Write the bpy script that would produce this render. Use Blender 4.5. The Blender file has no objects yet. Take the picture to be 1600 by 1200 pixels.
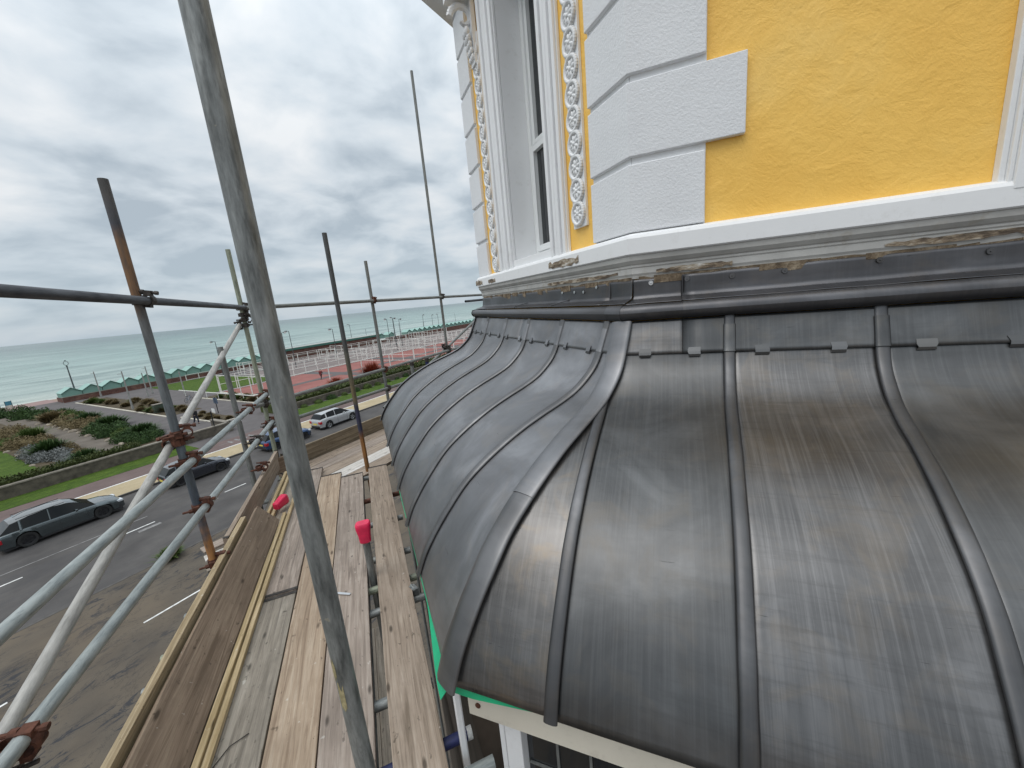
import bpy, bmesh, math, random
from mathutils import Vector, Matrix, noise
random.seed(7)
R = math.radians
ORD = ['first','second','third','fourth','fifth','sixth','seventh','eighth','ninth','tenth','eleventh','twelfth','thirteenth','fourteenth','fifteenth','sixteenth','seventeenth','eighteenth','nineteenth','twentieth','twenty-first','twenty-second','twenty-third','twenty-fourth','twenty-fifth','twenty-sixth']
scene = bpy.context.scene
COL = scene.collection
HC = 10.5                                   # eye height above the road
# ------------------------------------------------------------------ camera
F = 612.0
pitch = math.atan(133.4/612); roll = math.atan2(265, 2800)
fw = Vector((0, math.cos(pitch), -math.sin(pitch))); r0 = Vector((1, 0, 0)); u0 = r0.cross(fw)
cr = r0*math.cos(roll) - u0*math.sin(roll); cu = r0*math.sin(roll) + u0*math.cos(roll)
cam = bpy.data.cameras.new('camera'); co = bpy.data.objects.new('camera', cam); COL.objects.link(co)
m = Matrix((cr, cu, -fw)).transposed().to_4x4(); m.translation = Vector((0, 0, HC)); co.matrix_world = m
cam.sensor_width = 36; cam.lens = 36*F/1600; cam.clip_start = 0.05; cam.clip_end = 60000
scene.camera = co
# ------------------------------------------------------------------ world
SUN_AZ, SUN_EL = R(-128), R(58)
w = bpy.data.worlds.new('World'); scene.world = w; w.use_nodes = True
nt = w.node_tree; nt.nodes.clear()
def N(t, **k):
    n = nt.nodes.new(t)
    for a, b in k.items(): setattr(n, a, b)
    return n
def L(a, b): nt.links.new(a, b)
out = N('ShaderNodeOutputWorld'); bg = N('ShaderNodeBackground')
sky = N('ShaderNodeTexSky', sky_type='NISHITA', sun_disc=False); sky.sun_elevation = SUN_EL; sky.sun_rotation = SUN_AZ
sc = N('ShaderNodeMix', data_type='RGBA', blend_type='MULTIPLY'); sc.inputs[0].default_value = 1
sc.inputs[7].default_value = (.10, .10, .10, 1); L(sky.outputs[0], sc.inputs[6])
tc = N('ShaderNodeTexCoord'); sp = N('ShaderNodeSeparateXYZ'); L(tc.outputs['Generated'], sp.inputs[0])
def math_(op, a, b=None):
    n = N('ShaderNodeMath', operation=op)
    for i, v in enumerate((a, b)):
        if v is None: continue
        if isinstance(v, (int, float)): n.inputs[i].default_value = v
        else: L(v, n.inputs[i])
    return n.outputs[0]
zc = math_('MAXIMUM', sp.outputs[2], 0.0); zz = math_('ADD', zc, 0.26)
cx = math_('DIVIDE', sp.outputs[0], zz); cy = math_('DIVIDE', sp.outputs[1], zz)
cb = N('ShaderNodeCombineXYZ'); L(cx, cb.inputs[0]); L(cy, cb.inputs[1])
n1 = N('ShaderNodeTexNoise'); n1.inputs['Scale'].default_value = 2.6; n1.inputs['Detail'].default_value = 9; n1.inputs['Roughness'].default_value = .50; n1.inputs['Distortion'].default_value = .25
L(cb.outputs[0], n1.inputs['Vector'])
n2 = N('ShaderNodeTexNoise'); n2.inputs['Scale'].default_value = .75; n2.inputs['Detail'].default_value = 3
L(cb.outputs[0], n2.inputs['Vector'])
mx = math_('ADD', math_('MULTIPLY', n1.outputs[0], .62), math_('MULTIPLY', n2.outputs[0], .38))
cr_ = N('ShaderNodeValToRGB'); e = cr_.color_ramp.elements
e[0].position = .41; e[0].color = (.455, .525, .585, 1); e[1].position = .585; e[1].color = (.86, .885, .90, 1)
q = cr_.color_ramp.elements.new(.49); q.color = (.66, .725, .775, 1)
L(mx, cr_.inputs[0])
hz = N('ShaderNodeValToRGB'); e = hz.color_ramp.elements        # pale grey-blue band at the horizon
e[0].position = 0; e[0].color = (1, 1, 1, 1); e[1].position = .22; e[1].color = (0, 0, 0, 1)
L(zc, hz.inputs[0])
hm = N('ShaderNodeMix', data_type='RGBA'); L(math_('MULTIPLY', hz.outputs[0], .72), hm.inputs[0]); L(cr_.outputs[0], hm.inputs[6]); hm.inputs[7].default_value = (.47, .57, .655, 1)
grad = math_('ADD', math_('MULTIPLY', math_('POWER', zc, 2.6), 1.7), .98)     # overcast sky: brightest overhead
gm = N('ShaderNodeVectorMath', operation='SCALE'); L(hm.outputs[2], gm.inputs[0]); L(grad, gm.inputs['Scale'])
fm = N('ShaderNodeMix', data_type='RGBA'); fm.inputs[0].default_value = .90; L(sc.outputs[2], fm.inputs[6]); L(gm.outputs[0], fm.inputs[7])
L(fm.outputs[2], bg.inputs[0]); bg.inputs[1].default_value = 1.0; L(bg.outputs[0], out.inputs[0])
# ------------------------------------------------------------------ sun
sl = bpy.data.lights.new('sun', 'SUN'); sl.energy = 1.15; sl.angle = R(38); sl.color = (1, .95, .89)
so = bpy.data.objects.new('sun', sl); COL.objects.link(so)
sd = Vector((math.sin(SUN_AZ)*math.cos(SUN_EL), math.cos(SUN_AZ)*math.cos(SUN_EL), math.sin(SUN_EL)))
so.rotation_euler = sd.to_track_quat('Z', 'Y').to_euler()
vs = scene.view_settings; vs.view_transform = 'Standard'; vs.look = 'None'; vs.exposure = 0.0; vs.gamma = 1
# ------------------------------------------------------------------ material helper
class Mat:
    def __init__(s, name, col=(.5, .5, .5), rough=.6, metal=0.0, spec=.5):
        s.m = bpy.data.materials.new(name); s.m.use_nodes = True; s.t = s.m.node_tree
        s.b = s.t.nodes['Principled BSDF']; s.set('Base Color', col); s.b.inputs['Roughness'].default_value = rough
        s.b.inputs['Metallic'].default_value = metal; s.b.inputs['Specular IOR Level'].default_value = spec
        s.col = s.rgb(col); s.h = None
    def n(s, t, **k):
        n = s.t.nodes.new(t)
        for a, b in k.items(): setattr(n, a, b)
        return n
    def l(s, a, b): s.t.links.new(a, b)
    def set(s, k, v):
        if isinstance(v, tuple): v = (*v, 1)
        s.b.inputs[k].default_value = v
    def rgb(s, c):
        n = s.n('ShaderNodeRGB'); n.outputs[0].default_value = (*c, 1); return n.outputs[0]
    def co(s, scale=(1, 1, 1), src='Object', rnd=True):
        c = s.n('ShaderNodeTexCoord'); mp = s.n('ShaderNodeMapping'); mp.inputs['Scale'].default_value = scale
        s.l(c.outputs[src], mp.inputs[0])
        if rnd:
            oi = s.n('ShaderNodeObjectInfo'); mm = s.n('ShaderNodeMath', operation='MULTIPLY'); mm.inputs[1].default_value = 37.0
            s.l(oi.outputs['Random'], mm.inputs[0]); cc = s.n('ShaderNodeCombineXYZ')
            for i in range(3): s.l(mm.outputs[0], cc.inputs[i])
            s.l(cc.outputs[0], mp.inputs['Location'])
        return mp.outputs[0]
    def noise(s, scale=5, detail=4, rough=.55, v=None, dist=0):
        n = s.n('ShaderNodeTexNoise'); n.inputs['Scale'].default_value = scale; n.inputs['Detail'].default_value = detail
        n.inputs['Roughness'].default_value = rough; n.inputs['Distortion'].default_value = dist
        s.l(v if v is not None else s.co(), n.inputs['Vector']); return n.outputs[0]
    def vor(s, scale=5, v=None, feature='F1', out=0):
        n = s.n('ShaderNodeTexVoronoi', feature=feature); n.inputs['Scale'].default_value = scale
        s.l(v if v is not None else s.co(), n.inputs['Vector']); return n.outputs[out]
    def ramp(s, fac, stops):
        r = s.n('ShaderNodeValToRGB'); s.l(fac, r.inputs[0]); el = r.color_ramp.elements
        while len(el) < len(stops): el.new(.5)
        for e, (p, c) in zip(el, stops):
            e.position = p; e.color = (*c, 1) if isinstance(c, tuple) else (c, c, c, 1)
        return r.outputs[0]
    def mix(s, fac, a, b, mode='MIX'):
        n = s.n('ShaderNodeMix', data_type='RGBA', blend_type=mode)
        for i, v in ((0, fac), (6, a), (7, b)):
            if isinstance(v, (int, float)): n.inputs[i].default_value = v if i == 0 else (v, v, v, 1)
            elif isinstance(v, tuple): n.inputs[i].default_value = (*v, 1)
            else: s.l(v, n.inputs[i])
        return n.outputs[2]
    def ma(s, op, a, b=0.0):
        n = s.n('ShaderNodeMath', operation=op)
        for i, v in enumerate((a, b)):
            if isinstance(v, (int, float)): n.inputs[i].default_value = v
            else: s.l(v, n.inputs[i])
        return n.outputs[0]
    def base(s, c): s.l(c, s.b.inputs['Base Color']); s.col = c; return s
    def roughn(s, c): s.l(c, s.b.inputs['Roughness']); return s
    def bump(s, h, strength=.3, dist=.01):
        b = s.n('ShaderNodeBump'); b.inputs['Strength'].default_value = strength; b.inputs['Distance'].default_value = dist
        s.l(h, b.inputs['Height'])
        if s.h: s.l(s.h, b.inputs['Normal'])
        s.l(b.outputs[0], s.b.inputs['Normal']); s.h = b.outputs[0]; return s
def simple(name, col, rough=.6, metal=0, var=.25, scale=8, bump=0, bdist=.005, detail=4, bscale=None):
    M = Mat(name, col, rough, metal)
    nz = M.noise(scale, detail)
    lo = tuple(c*(1-var) for c in col); hi = tuple(min(1, c*(1+var)) for c in col)
    M.base(M.ramp(nz, [(.3, lo), (.7, hi)]))
    if bump: M.bump(M.noise(bscale or scale*4, 5), bump, bdist)
    return M.m
# ------------------------------------------------------------------ mesh helper
class MB:
    def __init__(s): s.v = []; s.f = []; s.mi = []; s.uv = {}
    def quad(s, a, b, c, d, mi=0): i = len(s.v); s.v += [a, b, c, d]; s.f.append((i, i+1, i+2, i+3)); s.mi.append(mi)
    def poly(s, pts, mi=0): i = len(s.v); s.v += list(pts); s.f.append(tuple(range(i, i+len(pts)))); s.mi.append(mi)
    def box(s, x0, x1, y0, y1, z0, z1, mi=0, M=None):
        P = [Vector(p) for p in ((x0,y0,z0),(x1,y0,z0),(x1,y1,z0),(x0,y1,z0),(x0,y0,z1),(x1,y0,z1),(x1,y1,z1),(x0,y1,z1))]
        if M: P = [M @ p for p in P]
        i = len(s.v); s.v += P
        for f in ((0,3,2,1),(4,5,6,7),(0,1,5,4),(1,2,6,5),(2,3,7,6),(3,0,4,7)): s.f.append(tuple(i+k for k in f)); s.mi.append(mi)
        return s
    def cyl(s, a, b, r, r2=None, n=14, caps=True, mi=0):
        a = Vector(a); b = Vector(b); r2 = r if r2 is None else r2; d = (b-a).normalized()
        x = d.orthogonal().normalized(); y = d.cross(x); i = len(s.v)
        for k in range(n):
            t = 2*math.pi*k/n; o = x*math.cos(t)+y*math.sin(t); s.v.append(a+o*r); s.v.append(b+o*r2)
        for k in range(n):
            j = (k+1) % n; s.f.append((i+2*k, i+2*j, i+2*j+1, i+2*k+1)); s.mi.append(mi)
        if caps:
            s.f.append(tuple(i+2*k for k in range(n))[::-1]); s.mi.append(mi); s.f.append(tuple(i+2*k+1 for k in range(n))); s.mi.append(mi)
        return s
    def tube(s, L, r=.02415, wall=.004, n=24):            # scaffold tube along +Z with open ends
        i = len(s.v); ri = r-wall; dep = .10
        rings = [(ri, dep), (ri, 0), (r-.001, 0), (r, .001), (r, L-.001), (r-.001, L), (ri, L), (ri, L-dep)]
        for rr, z in rings:
            for k in range(n):
                t = 2*math.pi*k/n; s.v.append(Vector((rr*math.cos(t), rr*math.sin(t), z)))
        for a in range(len(rings)-1):
            for k in range(n):
                j = (k+1) % n; s.f.append((i+a*n+k, i+a*n+j, i+(a+1)*n+j, i+(a+1)*n+k)); s.mi.append(0)
        s.f.append(tuple(i+k for k in range(n))); s.mi.append(0); s.f.append(tuple(i+7*n+k for k in range(n))[::-1]); s.mi.append(0)
        return s
    def sphere(s, c, r, n=8, mi=0, sc=(1,1,1)):
        c = Vector(c); i = len(s.v); m_ = n//2+1
        for a in range(m_+1):
            th = math.pi*a/m_
            for k in range(n):
                ph = 2*math.pi*k/n
                s.v.append(c+Vector((math.sin(th)*math.cos(ph)*r*sc[0], math.sin(th)*math.sin(ph)*r*sc[1], math.cos(th)*r*sc[2])))
        for a in range(m_):
            for k in range(n):
                j = (k+1) % n; s.f.append((i+a*n+k, i+(a+1)*n+k, i+(a+1)*n+j, i+a*n+j)); s.mi.append(mi)
        return s
    def grid(s, fn, nu, nv, mi=0, uvfn=None):
        i = len(s.v)
        for a in range(nu+1):
            for b in range(nv+1): s.v.append(Vector(fn(a/nu, b/nv)))
        for a in range(nu):
            for b in range(nv):
                f = (i+a*(nv+1)+b, i+(a+1)*(nv+1)+b, i+(a+1)*(nv+1)+b+1, i+a*(nv+1)+b+1)
                if uvfn: s.uv[len(s.f)] = [uvfn(a/nu, b/nv), uvfn((a+1)/nu, b/nv), uvfn((a+1)/nu, (b+1)/nv), uvfn(a/nu, (b+1)/nv)]
                s.f.append(f); s.mi.append(mi)
        return s
    def prism(s, pts, d0, d1, axis='y', mi=0):             # closed outline pts (a,b) swept along axis
        n = len(pts)
        def P(a, b, d): return Vector((a, d, b)) if axis == 'y' else (Vector((d, a, b)) if axis == 'x' else Vector((a, b, d)))
        i = len(s.v); s.v += [P(a, b, d0) for a, b in pts] + [P(a, b, d1) for a, b in pts]
        for k in range(n):
            j = (k+1) % n; s.f.append((i+k, i+j, i+n+j, i+n+k)); s.mi.append(mi)
        s.f.append(tuple(i+k for k in range(n))[::-1]); s.mi.append(mi); s.f.append(tuple(i+n+k for k in range(n))); s.mi.append(mi)
        return s
    def build(s, name, mats, parent=None, label=None, smooth=False, bevel=0, fix=True, T=None, solid=0, sub=0, angle=None):
        me = bpy.data.meshes.new(name); vv = s.v if T is None else [T @ Vector(p) for p in s.v]
        me.from_pydata([tuple(p) for p in vv], [], s.f)
        if not isinstance(mats, (list, tuple)): mats = [mats]
        for q in mats: me.materials.append(q)
        me.polygons.foreach_set('material_index', s.mi)
        if s.uv:
            uvl = me.uv_layers.new(name='UVMap')
            for pi, uvs in s.uv.items():
                p = me.polygons[pi]
                for li, uvc in zip(p.loop_indices, uvs): uvl.data[li].uv = uvc
        if fix:
            bm = bmesh.new(); bm.from_mesh(me)
            if s.uv: pass
            bmesh.ops.remove_doubles(bm, verts=bm.verts, dist=1e-5)
            bmesh.ops.recalc_face_normals(bm, faces=bm.faces); bm.to_mesh(me); bm.free()
        if smooth:
            me.polygons.foreach_set('use_smooth', [True]*len(me.polygons))
            if angle: me.set_sharp_from_angle(angle=R(angle))
        me.update(); o = bpy.data.objects.new(name, me); COL.objects.link(o)
        if parent: o.parent = parent
        if bevel:
            b = o.modifiers.new('bevel', 'BEVEL'); b.width = bevel; b.segments = 2; b.limit_method = 'ANGLE'; b.angle_limit = R(40)
        if solid:
            q = o.modifiers.new('solid', 'SOLIDIFY'); q.thickness = solid; q.offset = 1
        if label: o['label'] = label
        return o
def tag(o, label, cat, group=None):
    o['label'] = label; o['category'] = cat
    if group: o['group'] = group
    return o
def struct(o): o['kind'] = 'structure'; return o
def thing(name, label, cat, loc=(0,0,0), rz=0, group=None):
    o = bpy.data.objects.new(name, None); COL.objects.link(o); o.location = loc; o.rotation_euler = (0, 0, rz); o.empty_display_size = .1
    return tag(o, label, cat, group)
def dup(root, loc=None, rz=None, label=None, group=None, scale=None):
    r = root.copy(); COL.objects.link(r)
    if loc is not None: r.location = loc
    if rz is not None: r.rotation_euler = (0, 0, rz)
    if scale is not None: r.scale = scale if isinstance(scale, tuple) else (scale,)*3
    if label: r['label'] = label
    if group: r['group'] = group
    for ch in list(root.children):
        c = ch.copy(); COL.objects.link(c); c.parent = r
        for g in list(ch.children):
            d = g.copy(); COL.objects.link(d); d.parent = c
    return r
# frames: road frame (s along the road, t towards the sea); deck frame (u along the boards, w towards the house)
AR = R(59.8); D = Vector((math.cos(AR), math.sin(AR), 0)); MM = Vector((-math.sin(AR), math.cos(AR), 0))
def ST(s, t, z=0.0): p = D*s + MM*t; p.z = z; return p
AV = R(110.44); V = Vector((math.cos(AV), math.sin(AV), 0)); NW = Vector((math.sin(AV), -math.cos(AV), 0))
def UW(u, w_, z): p = V*u + NW*w_; p.z = HC + z; return p
FR = Matrix.Rotation(AR, 4, 'Z'); FV = Matrix.Rotation(AV, 4, 'Z')
# ================================================================== MATERIALS
def wall_mat(name, col, bumpy=.35, sc_=55, var=.04, dirt=.0):
    M = Mat(name, col, .55, 0, .35)
    a = M.noise(3, 4, .6); c = M.ramp(a, [(.3, tuple(x*(1-var) for x in col)), (.75, tuple(min(1, x*(1+var*.5)) for x in col))])
    if dirt:
        g = M.noise(14, 6, .7); c = M.mix(M.ramp(g, [(.56, 0.0), (.72, dirt)]), c, (.36, .33, .28))
    M.base(c); M.bump(M.noise(sc_, 5, .62), bumpy, .006); M.bump(M.noise(8, 3, .5), bumpy*.30, .012)
    return M.m
m_white = wall_mat('white_painted_stucco', (.76, .775, .795), .55, 95, .05, .05)
m_trim = wall_mat('white_gloss_moulding', (.80, .81, .82), .10, 30, .03, .18)
def mk_yellow():
    M = Mat('yellow_painted_stucco', (.86, .50, .06), .45, 0, .4)
    a = M.noise(2.2, 5, .6); M.base(M.ramp(a, [(.3, (.89, .52, .10)), (.55, (.94, .575, .125)), (.75, (.95, .63, .18))]))
    M.bump(M.noise(10, 7, .64, dist=.5), .42, .018); M.bump(M.noise(75, 5, .65), .45, .005)
    return M.m
m_yellow = mk_yellow()
m_upvc = simple('white_window_plastic', (.76, .78, .78), .3, 0, .03, 3)
def mk_glass(name, col=(.012, .014, .016), rough=.06):
    M = Mat(name, col, rough, 0, .8); M.set('IOR', 1.5); M.bump(M.noise(1.5, 2), .03, .02); return M.m
m_glass = mk_glass('dark_window_glass')
def mk_broken():
    M = Mat('flaking_paint', (.7, .7, .7), .7)
    v = M.co((3, 3, 9)); a = M.noise(4, 8, .65, v)
    M.base(M.ramp(a, [(.42, (.09, .065, .045)), (.52, (.24, .185, .125)), (.60, (.42, .37, .30)), (.68, (.62, .61, .58))])); M.bump(a, .6, .02); return M.m
m_broken = mk_broken()
def mk_render_patch():
    M = Mat('old_brown_render', (.3, .22, .14), .85); a = M.noise(22, 7, .7)
    M.base(M.ramp(a, [(.3, (.05, .035, .022)), (.5, (.17, .125, .080)), (.7, (.34, .28, .20))])); M.bump(a, .8, .02); return M.m
m_patch = mk_render_patch()
def mk_lead(name, base=(.15, .155, .165), warm=.0, streak=.5, r0_=.26, r1_=.55, blot=1.0):
    M = Mat(name, base, .4, .80)
    uvv = M.co((1, 1, 1), 'UV')
    st = M.co((95, 1.8, 1), 'UV'); s1 = M.noise(1.0, 6, .7, st)            # brushed streaks down the fall
    st2 = M.co((3.0, 40, 1), 'UV'); s2 = M.noise(1.0, 5, .7, st2)          # cross marks
    bl = M.noise(2.6, 5, .58, uvv, .6); bl2 = M.noise(7.5, 5, .6, uvv, .8)
    c = M.ramp(bl, [(.30, tuple(x*.72 for x in base)), (.52, base), (.72, tuple(min(1, x*1.55) for x in base))])
    c = M.mix(M.ramp(s1, [(.47, 0.0), (.66, .36*streak)]), c, tuple(x*2.0 for x in base)); c = M.mix(M.ramp(s1, [(.28, .30*streak), (.42, 0.0)]), c, tuple(x*.45 for x in base))
    sc_ = M.noise(1.0, 3, .6, M.co((9, 120, 1), 'UV')); c = M.mix(M.ramp(sc_, [(.72, 0.0), (.76, .6)]), c, tuple(x*.25 for x in base))
    c = M.mix(M.ramp(s2, [(.52, 0.0), (.68, .35*streak)]), c, tuple(x*.6 for x in base))
    c = M.mix(M.ramp(bl2, [(.50, 0.0), (.70, warm)]), c, (base[0]*1.9, base[1]*1.55, base[2]*1.12))
    M.base(c)
    ra = M.ma('ADD', M.ma('MULTIPLY', bl2, .30), M.ma('MULTIPLY', s1, .30))
    M.roughn(M.ramp(ra, [(.16, r0_), (.44, r1_)]))
    sp_ = M.noise(60, 3, .6, uvv)
    M.bump(s1, .06*streak, .003); M.bump(M.noise(3.2, 2, .5, uvv), .22, .012); M.bump(sp_, .05, .002)
    return M.m
LEADA = [mk_lead('lead_sheet_streaked', (.125, .124, .125), .22, 1.0, .24, .46),
         mk_lead('lead_sheet_warm', (.120, .117, .115), .42, .8, .22, .42),
         mk_lead('lead_sheet_plain', (.100, .102, .104), .15, .5, .28, .48)]
m_leadB = mk_lead('lead_sheet_blue_grey', (.215, .217, .226), .12, .20, .33, .52)
m_leadm = mk_lead('lead_roll_light', (.150, .150, .153), .1, .15, .34, .52)
m_leadr = mk_lead('lead_roll', (.100, .101, .105), .15, .3, .32, .55)
m_leadd = mk_lead('lead_flashing', (.100, .100, .106), .18, .3, .32, .55)
m_green = simple('green_roof_membrane', (.01, .36, .17), .5, 0, .12, 12)
m_cream = wall_mat('cream_painted_timber', (.66, .62, .53), .12, 20, .10, .30)
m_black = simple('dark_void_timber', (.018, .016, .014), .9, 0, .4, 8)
m_washer = simple('bright_fixing_washer', (.62, .63, .64), .32, .9, .1, 20)
def mk_tube(name, c0, c1, rough=.5, metal=.45, bands=None, L_=1.0, spots=0):
    M = Mat(name, c0, rough, metal)
    v = M.co((9, 9, 1.6)); a = M.noise(5, 7, .66, v); b = M.noise(3.2, 4, .6)
    col = M.ramp(a, [(.34, c0), (.62, c1)])
    if bands:
        tcn = M.n('ShaderNodeTexCoord'); sx = M.n('ShaderNodeSeparateXYZ'); M.l(tcn.outputs['Object'], sx.inputs[0])
        z = M.ma('DIVIDE', sx.outputs[2], L_); z = M.ma('ADD', z, M.ma('MULTIPLY', M.ma('SUBTRACT', b, .5), .05))
        r = M.ramp(z, bands); col = M.mix(M.ramp(a, [(.32, .35), (.60, 1.0)]), tuple(x*.45 for x in c0), r)
    if spots:
        col = M.mix(M.ramp(M.noise(24, 4, .6), [(.70, 0.0), (.73, spots)]), col, (.50, .45, .32))
    dk = M.noise(30, 5, .7, M.co((2.5, 2.5, .5))); col = M.mix(M.ramp(dk, [(.58, 0.0), (.74, .55)]), col, tuple(x*.30 for x in c0))
    M.base(col); M.roughn(M.ramp(b, [(.3, rough-.1), (.7, rough+.16)])); M.bump(a, .12, .003); M.bump(dk, .10, .002); return M.m
GAL = ((.105, .112, .110), (.29, .305, .30))
m_gal = mk_tube('galvanised_tube', *GAL, spots=.35)
m_gal_light = mk_tube('pale_galvanised_tube', (.20, .225, .225), (.37, .40, .39), .45, .35)
m_gal_chalk = mk_tube('chalky_tube', (.24, .235, .22), (.43, .42, .395), .6, .15)
m_gal_dark = mk_tube('dark_tube', (.035, .037, .044), (.085, .09, .10), .5, .4)
m_gal_mid = mk_tube('mid_grey_tube', (.13, .138, .135), (.235, .245, .235), .55, .35)
m_gal_blue = mk_tube('blue_painted_tube', (.006, .010, .055), (.015, .022, .10), .45, .1)
m_olive = mk_tube('olive_grey_tube', (.17, .19, .15), (.33, .36, .27), .55, .25)
m_rust = simple('rusty_coupler', (.105, .042, .026), .75, .35, .6, 30, .4, .004)
m_dcoup = simple('dark_steel_coupler', (.060, .052, .046), .6, .5, .5, 30, .3, .003)
def mk_wood(name, c0, c1, c2, stain=.35, rough=.75, grain=1.0, knots=True):
    M = Mat(name, c1, rough, 0, .25)
    v = M.co((1.1, 24, 24)); g = M.noise(1.6, 7, .62, v, 1.1); f = M.noise(9, 4, .6, M.co((1.0, 30, 30)))
    c = M.ramp(g, [(.34, c0), (.50, c1), (.66, c2)])
    c = M.mix(M.ramp(f, [(.50, 0.0), (.72, .40*grain)]), c, tuple(x*.50 for x in c0))
    b = M.noise(3.4, 6, .68); c = M.mix(M.ramp(b, [(.48, 0.0), (.74, stain)]), c, tuple(x*.42 for x in c1))
    sp_ = M.noise(26, 3, .5); c = M.mix(M.ramp(sp_, [(.71, 0.0), (.76, .5)]), c, (.70, .68, .62))
    dn = M.noise(19, 4, .6, M.co((1.0, 1.6, 1.6))); c = M.mix(M.ramp(dn, [(.64, 0.0), (.70, .7)]), c, tuple(x*.35 for x in c0)); c = M.mix(M.ramp(M.noise(1.3, 4, .6), [(.40, 0.0), (.68, .45)]), c, tuple(x*.62 for x in c1))
    h = g
    if knots:
        k = M.vor(1.0, M.co((3.6, 10.5, 10.5))); c = M.mix(M.ramp(k, [(.055, .85), (.13, 0.0)]), c, tuple(x*.32 for x in c0))
    M.base(c); M.bump(g, .35, .004); M.bump(f, .3, .0015); M.bump(b, .3, .004); M.bump(dn, -.4, .003); return M.m
W_TAN = mk_wood('weathered_tan_board', (.20, .155, .115), (.345, .275, .215), (.44, .365, .295), .42)
W_WARM = mk_wood('warm_board', (.25, .18, .125), (.40, .305, .22), (.49, .395, .30), .34)
W_GREY = mk_wood('grey_weathered_board', (.16, .14, .115), (.285, .25, .205), (.38, .34, .285), .5)
W_PINK = mk_wood('pinkish_grey_board', (.21, .170, .14), (.34, .28, .235), (.44, .375, .32), .42)
W_BROWN = mk_wood('brown_stained_board', (.16, .115, .08), (.27, .20, .145), (.35, .27, .195), .5)
W_OSB = mk_wood('old_toe_board', (.13, .10, .065), (.25, .20, .14), (.35, .285, .20), .5)
W_NEW = mk_wood('new_softwood', (.34, .25, .13), (.50, .385, .22), (.60, .48, .31), .18, .6, .5)
W_TOE = mk_wood('pale_edged_toe_board', (.24, .18, .105), (.38, .295, .18), (.50, .41, .28), .35)
W_WASH = mk_wood('paint_washed_board', (.42, .38, .33), (.62, .59, .55), (.72, .70, .67), .25)
def mk_plastic(name, c, rough=.35):
    M = Mat(name, c, rough, 0, .5); M.base(M.ramp(M.noise(30, 4), [(.35, tuple(x*.8 for x in c)), (.7, c)])); M.bump(M.noise(40, 3), .1, .002); return M.m
m_pink = mk_plastic('pink_plastic_cap', (.75, .02, .09))
# ground materials
def ground(name, stops, scale=1.2, fine=30, bump=.3, rough=.9, extra=None, bd=.02):
    M = Mat(name, (.2, .2, .2), rough, 0, .2); g = M.noise(scale, 6, .62, M.co(rnd=False)); c = M.ramp(g, stops)
    f = M.noise(fine, 4, .6, M.co(rnd=False)); c = M.mix(.35, c, M.ramp(f, [(.3, .35), (.7, .65)]), 'OVERLAY')
    if extra: c = extra(M, c)
    M.base(c); M.bump(f, bump, bd); return M.m
def tracks(M, c):
    t = M.noise(1, 4, .6, M.co((.05, 1.2, 1), rnd=False)); c = M.mix(M.ramp(t, [(.42, 0.0), (.62, .35)]), c, (.055, .055, .060))
    k = M.noise(1.1, 8, .75, M.co((.5, 1, 1), rnd=False), 1.5); return M.mix(M.ramp(k, [(.485, 0.0), (.50, .25), (.515, 0.0)]), c, (.04, .04, .045))
m_road = ground('asphalt', [(.35, (.066, .062, .060)), (.65, (.100, .094, .090))], .5, 40, .2, .85, tracks)
def patches(M, c):
    a = M.noise(.28, 3, .5, M.co(rnd=False)); c = M.mix(M.ramp(a, [(.38, 0.0), (.62, .55)]), c, (.140, .110, .078))
    b = M.noise(1.5, 9, .78, M.co((.55, 1.5, 1), rnd=False), .9)
    g = M.n('ShaderNodeTexCoord'); s_ = M.n('ShaderNodeSeparateXYZ'); M.l(g.outputs['Object'], s_.inputs[0])
    band = M.ma('MULTIPLY', M.ramp(s_.outputs[1], [(0, 0.0), (1, 1.0)]), 1.0)
    reg = M.ramp(M.noise(.20, 3, .5, M.co(rnd=False)), [(.40, 0.0), (.50, 1.0)])
    k = M.ramp(b, [(.53, 0.0), (.57, .85)]); k = M.mix(1.0, k, reg, 'MULTIPLY')
    c = M.mix(k, c, (.030, .032, .038))
    cr2 = M.noise(.55, 8, .7, M.co((1, 1, 1), rnd=False), .7); return M.mix(M.ramp(cr2, [(.494, 0.0), (.50, .7), (.506, 0.0)]), c, (.03, .03, .03))
m_fore = ground('brown_stained_tarmac', [(.35, (.070, .060, .050)), (.65, (.105, .090, .072))], .6, 40, .2, .8, patches)
m_slab = ground('tan_paving', [(.3, (.33, .27, .17)), (.7, (.41, .34, .225))], .8, 12, .15, .85)
m_redpath = ground('red_brown_tarmac', [(.3, (.115, .085, .080)), (.7, (.155, .115, .108))], .7, 30, .2, .9)
m_path = ground('grey_gravel_path', [(.3, (.098, .090, .090)), (.7, (.132, .122, .122))], .7, 18, .3, .95)
m_bedpath = ground('brown_gravel_path', [(.3, (.105, .090, .075)), (.7, (.155, .135, .115))], .9, 16, .4, .95)
m_soil = ground('planting_soil', [(.3, (.045, .035, .022)), (.7, (.105, .085, .055))], 1.2, 9, .6, .95)
def blades(M, c):
    b = M.noise(1, 5, .7, M.co((2.2, 7, 4), rnd=False)); return M.mix(M.ramp(b, [(.40, 0.0), (.62, .75)]), c, (.020, .042, .008))
m_grass = ground('mown_grass', [(.3, (.052, .098, .011)), (.7, (.092, .145, .020))], .55, 22, .8, .95, blades, .06)
m_red = ground('red_court_surface', [(.3, (.215, .085, .075)), (.7, (.285, .125, .11))], .4, 20, .1, .9)
m_court = ground('faded_court_surface', [(.3, (.155, .130, .125)), (.7, (.215, .185, .175))], .4, 20, .1, .9)
m_beach = ground('shingle_beach', [(.3, (.23, .165, .135)), (.7, (.33, .245, .20))], .5, 6, .3, .95)
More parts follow.
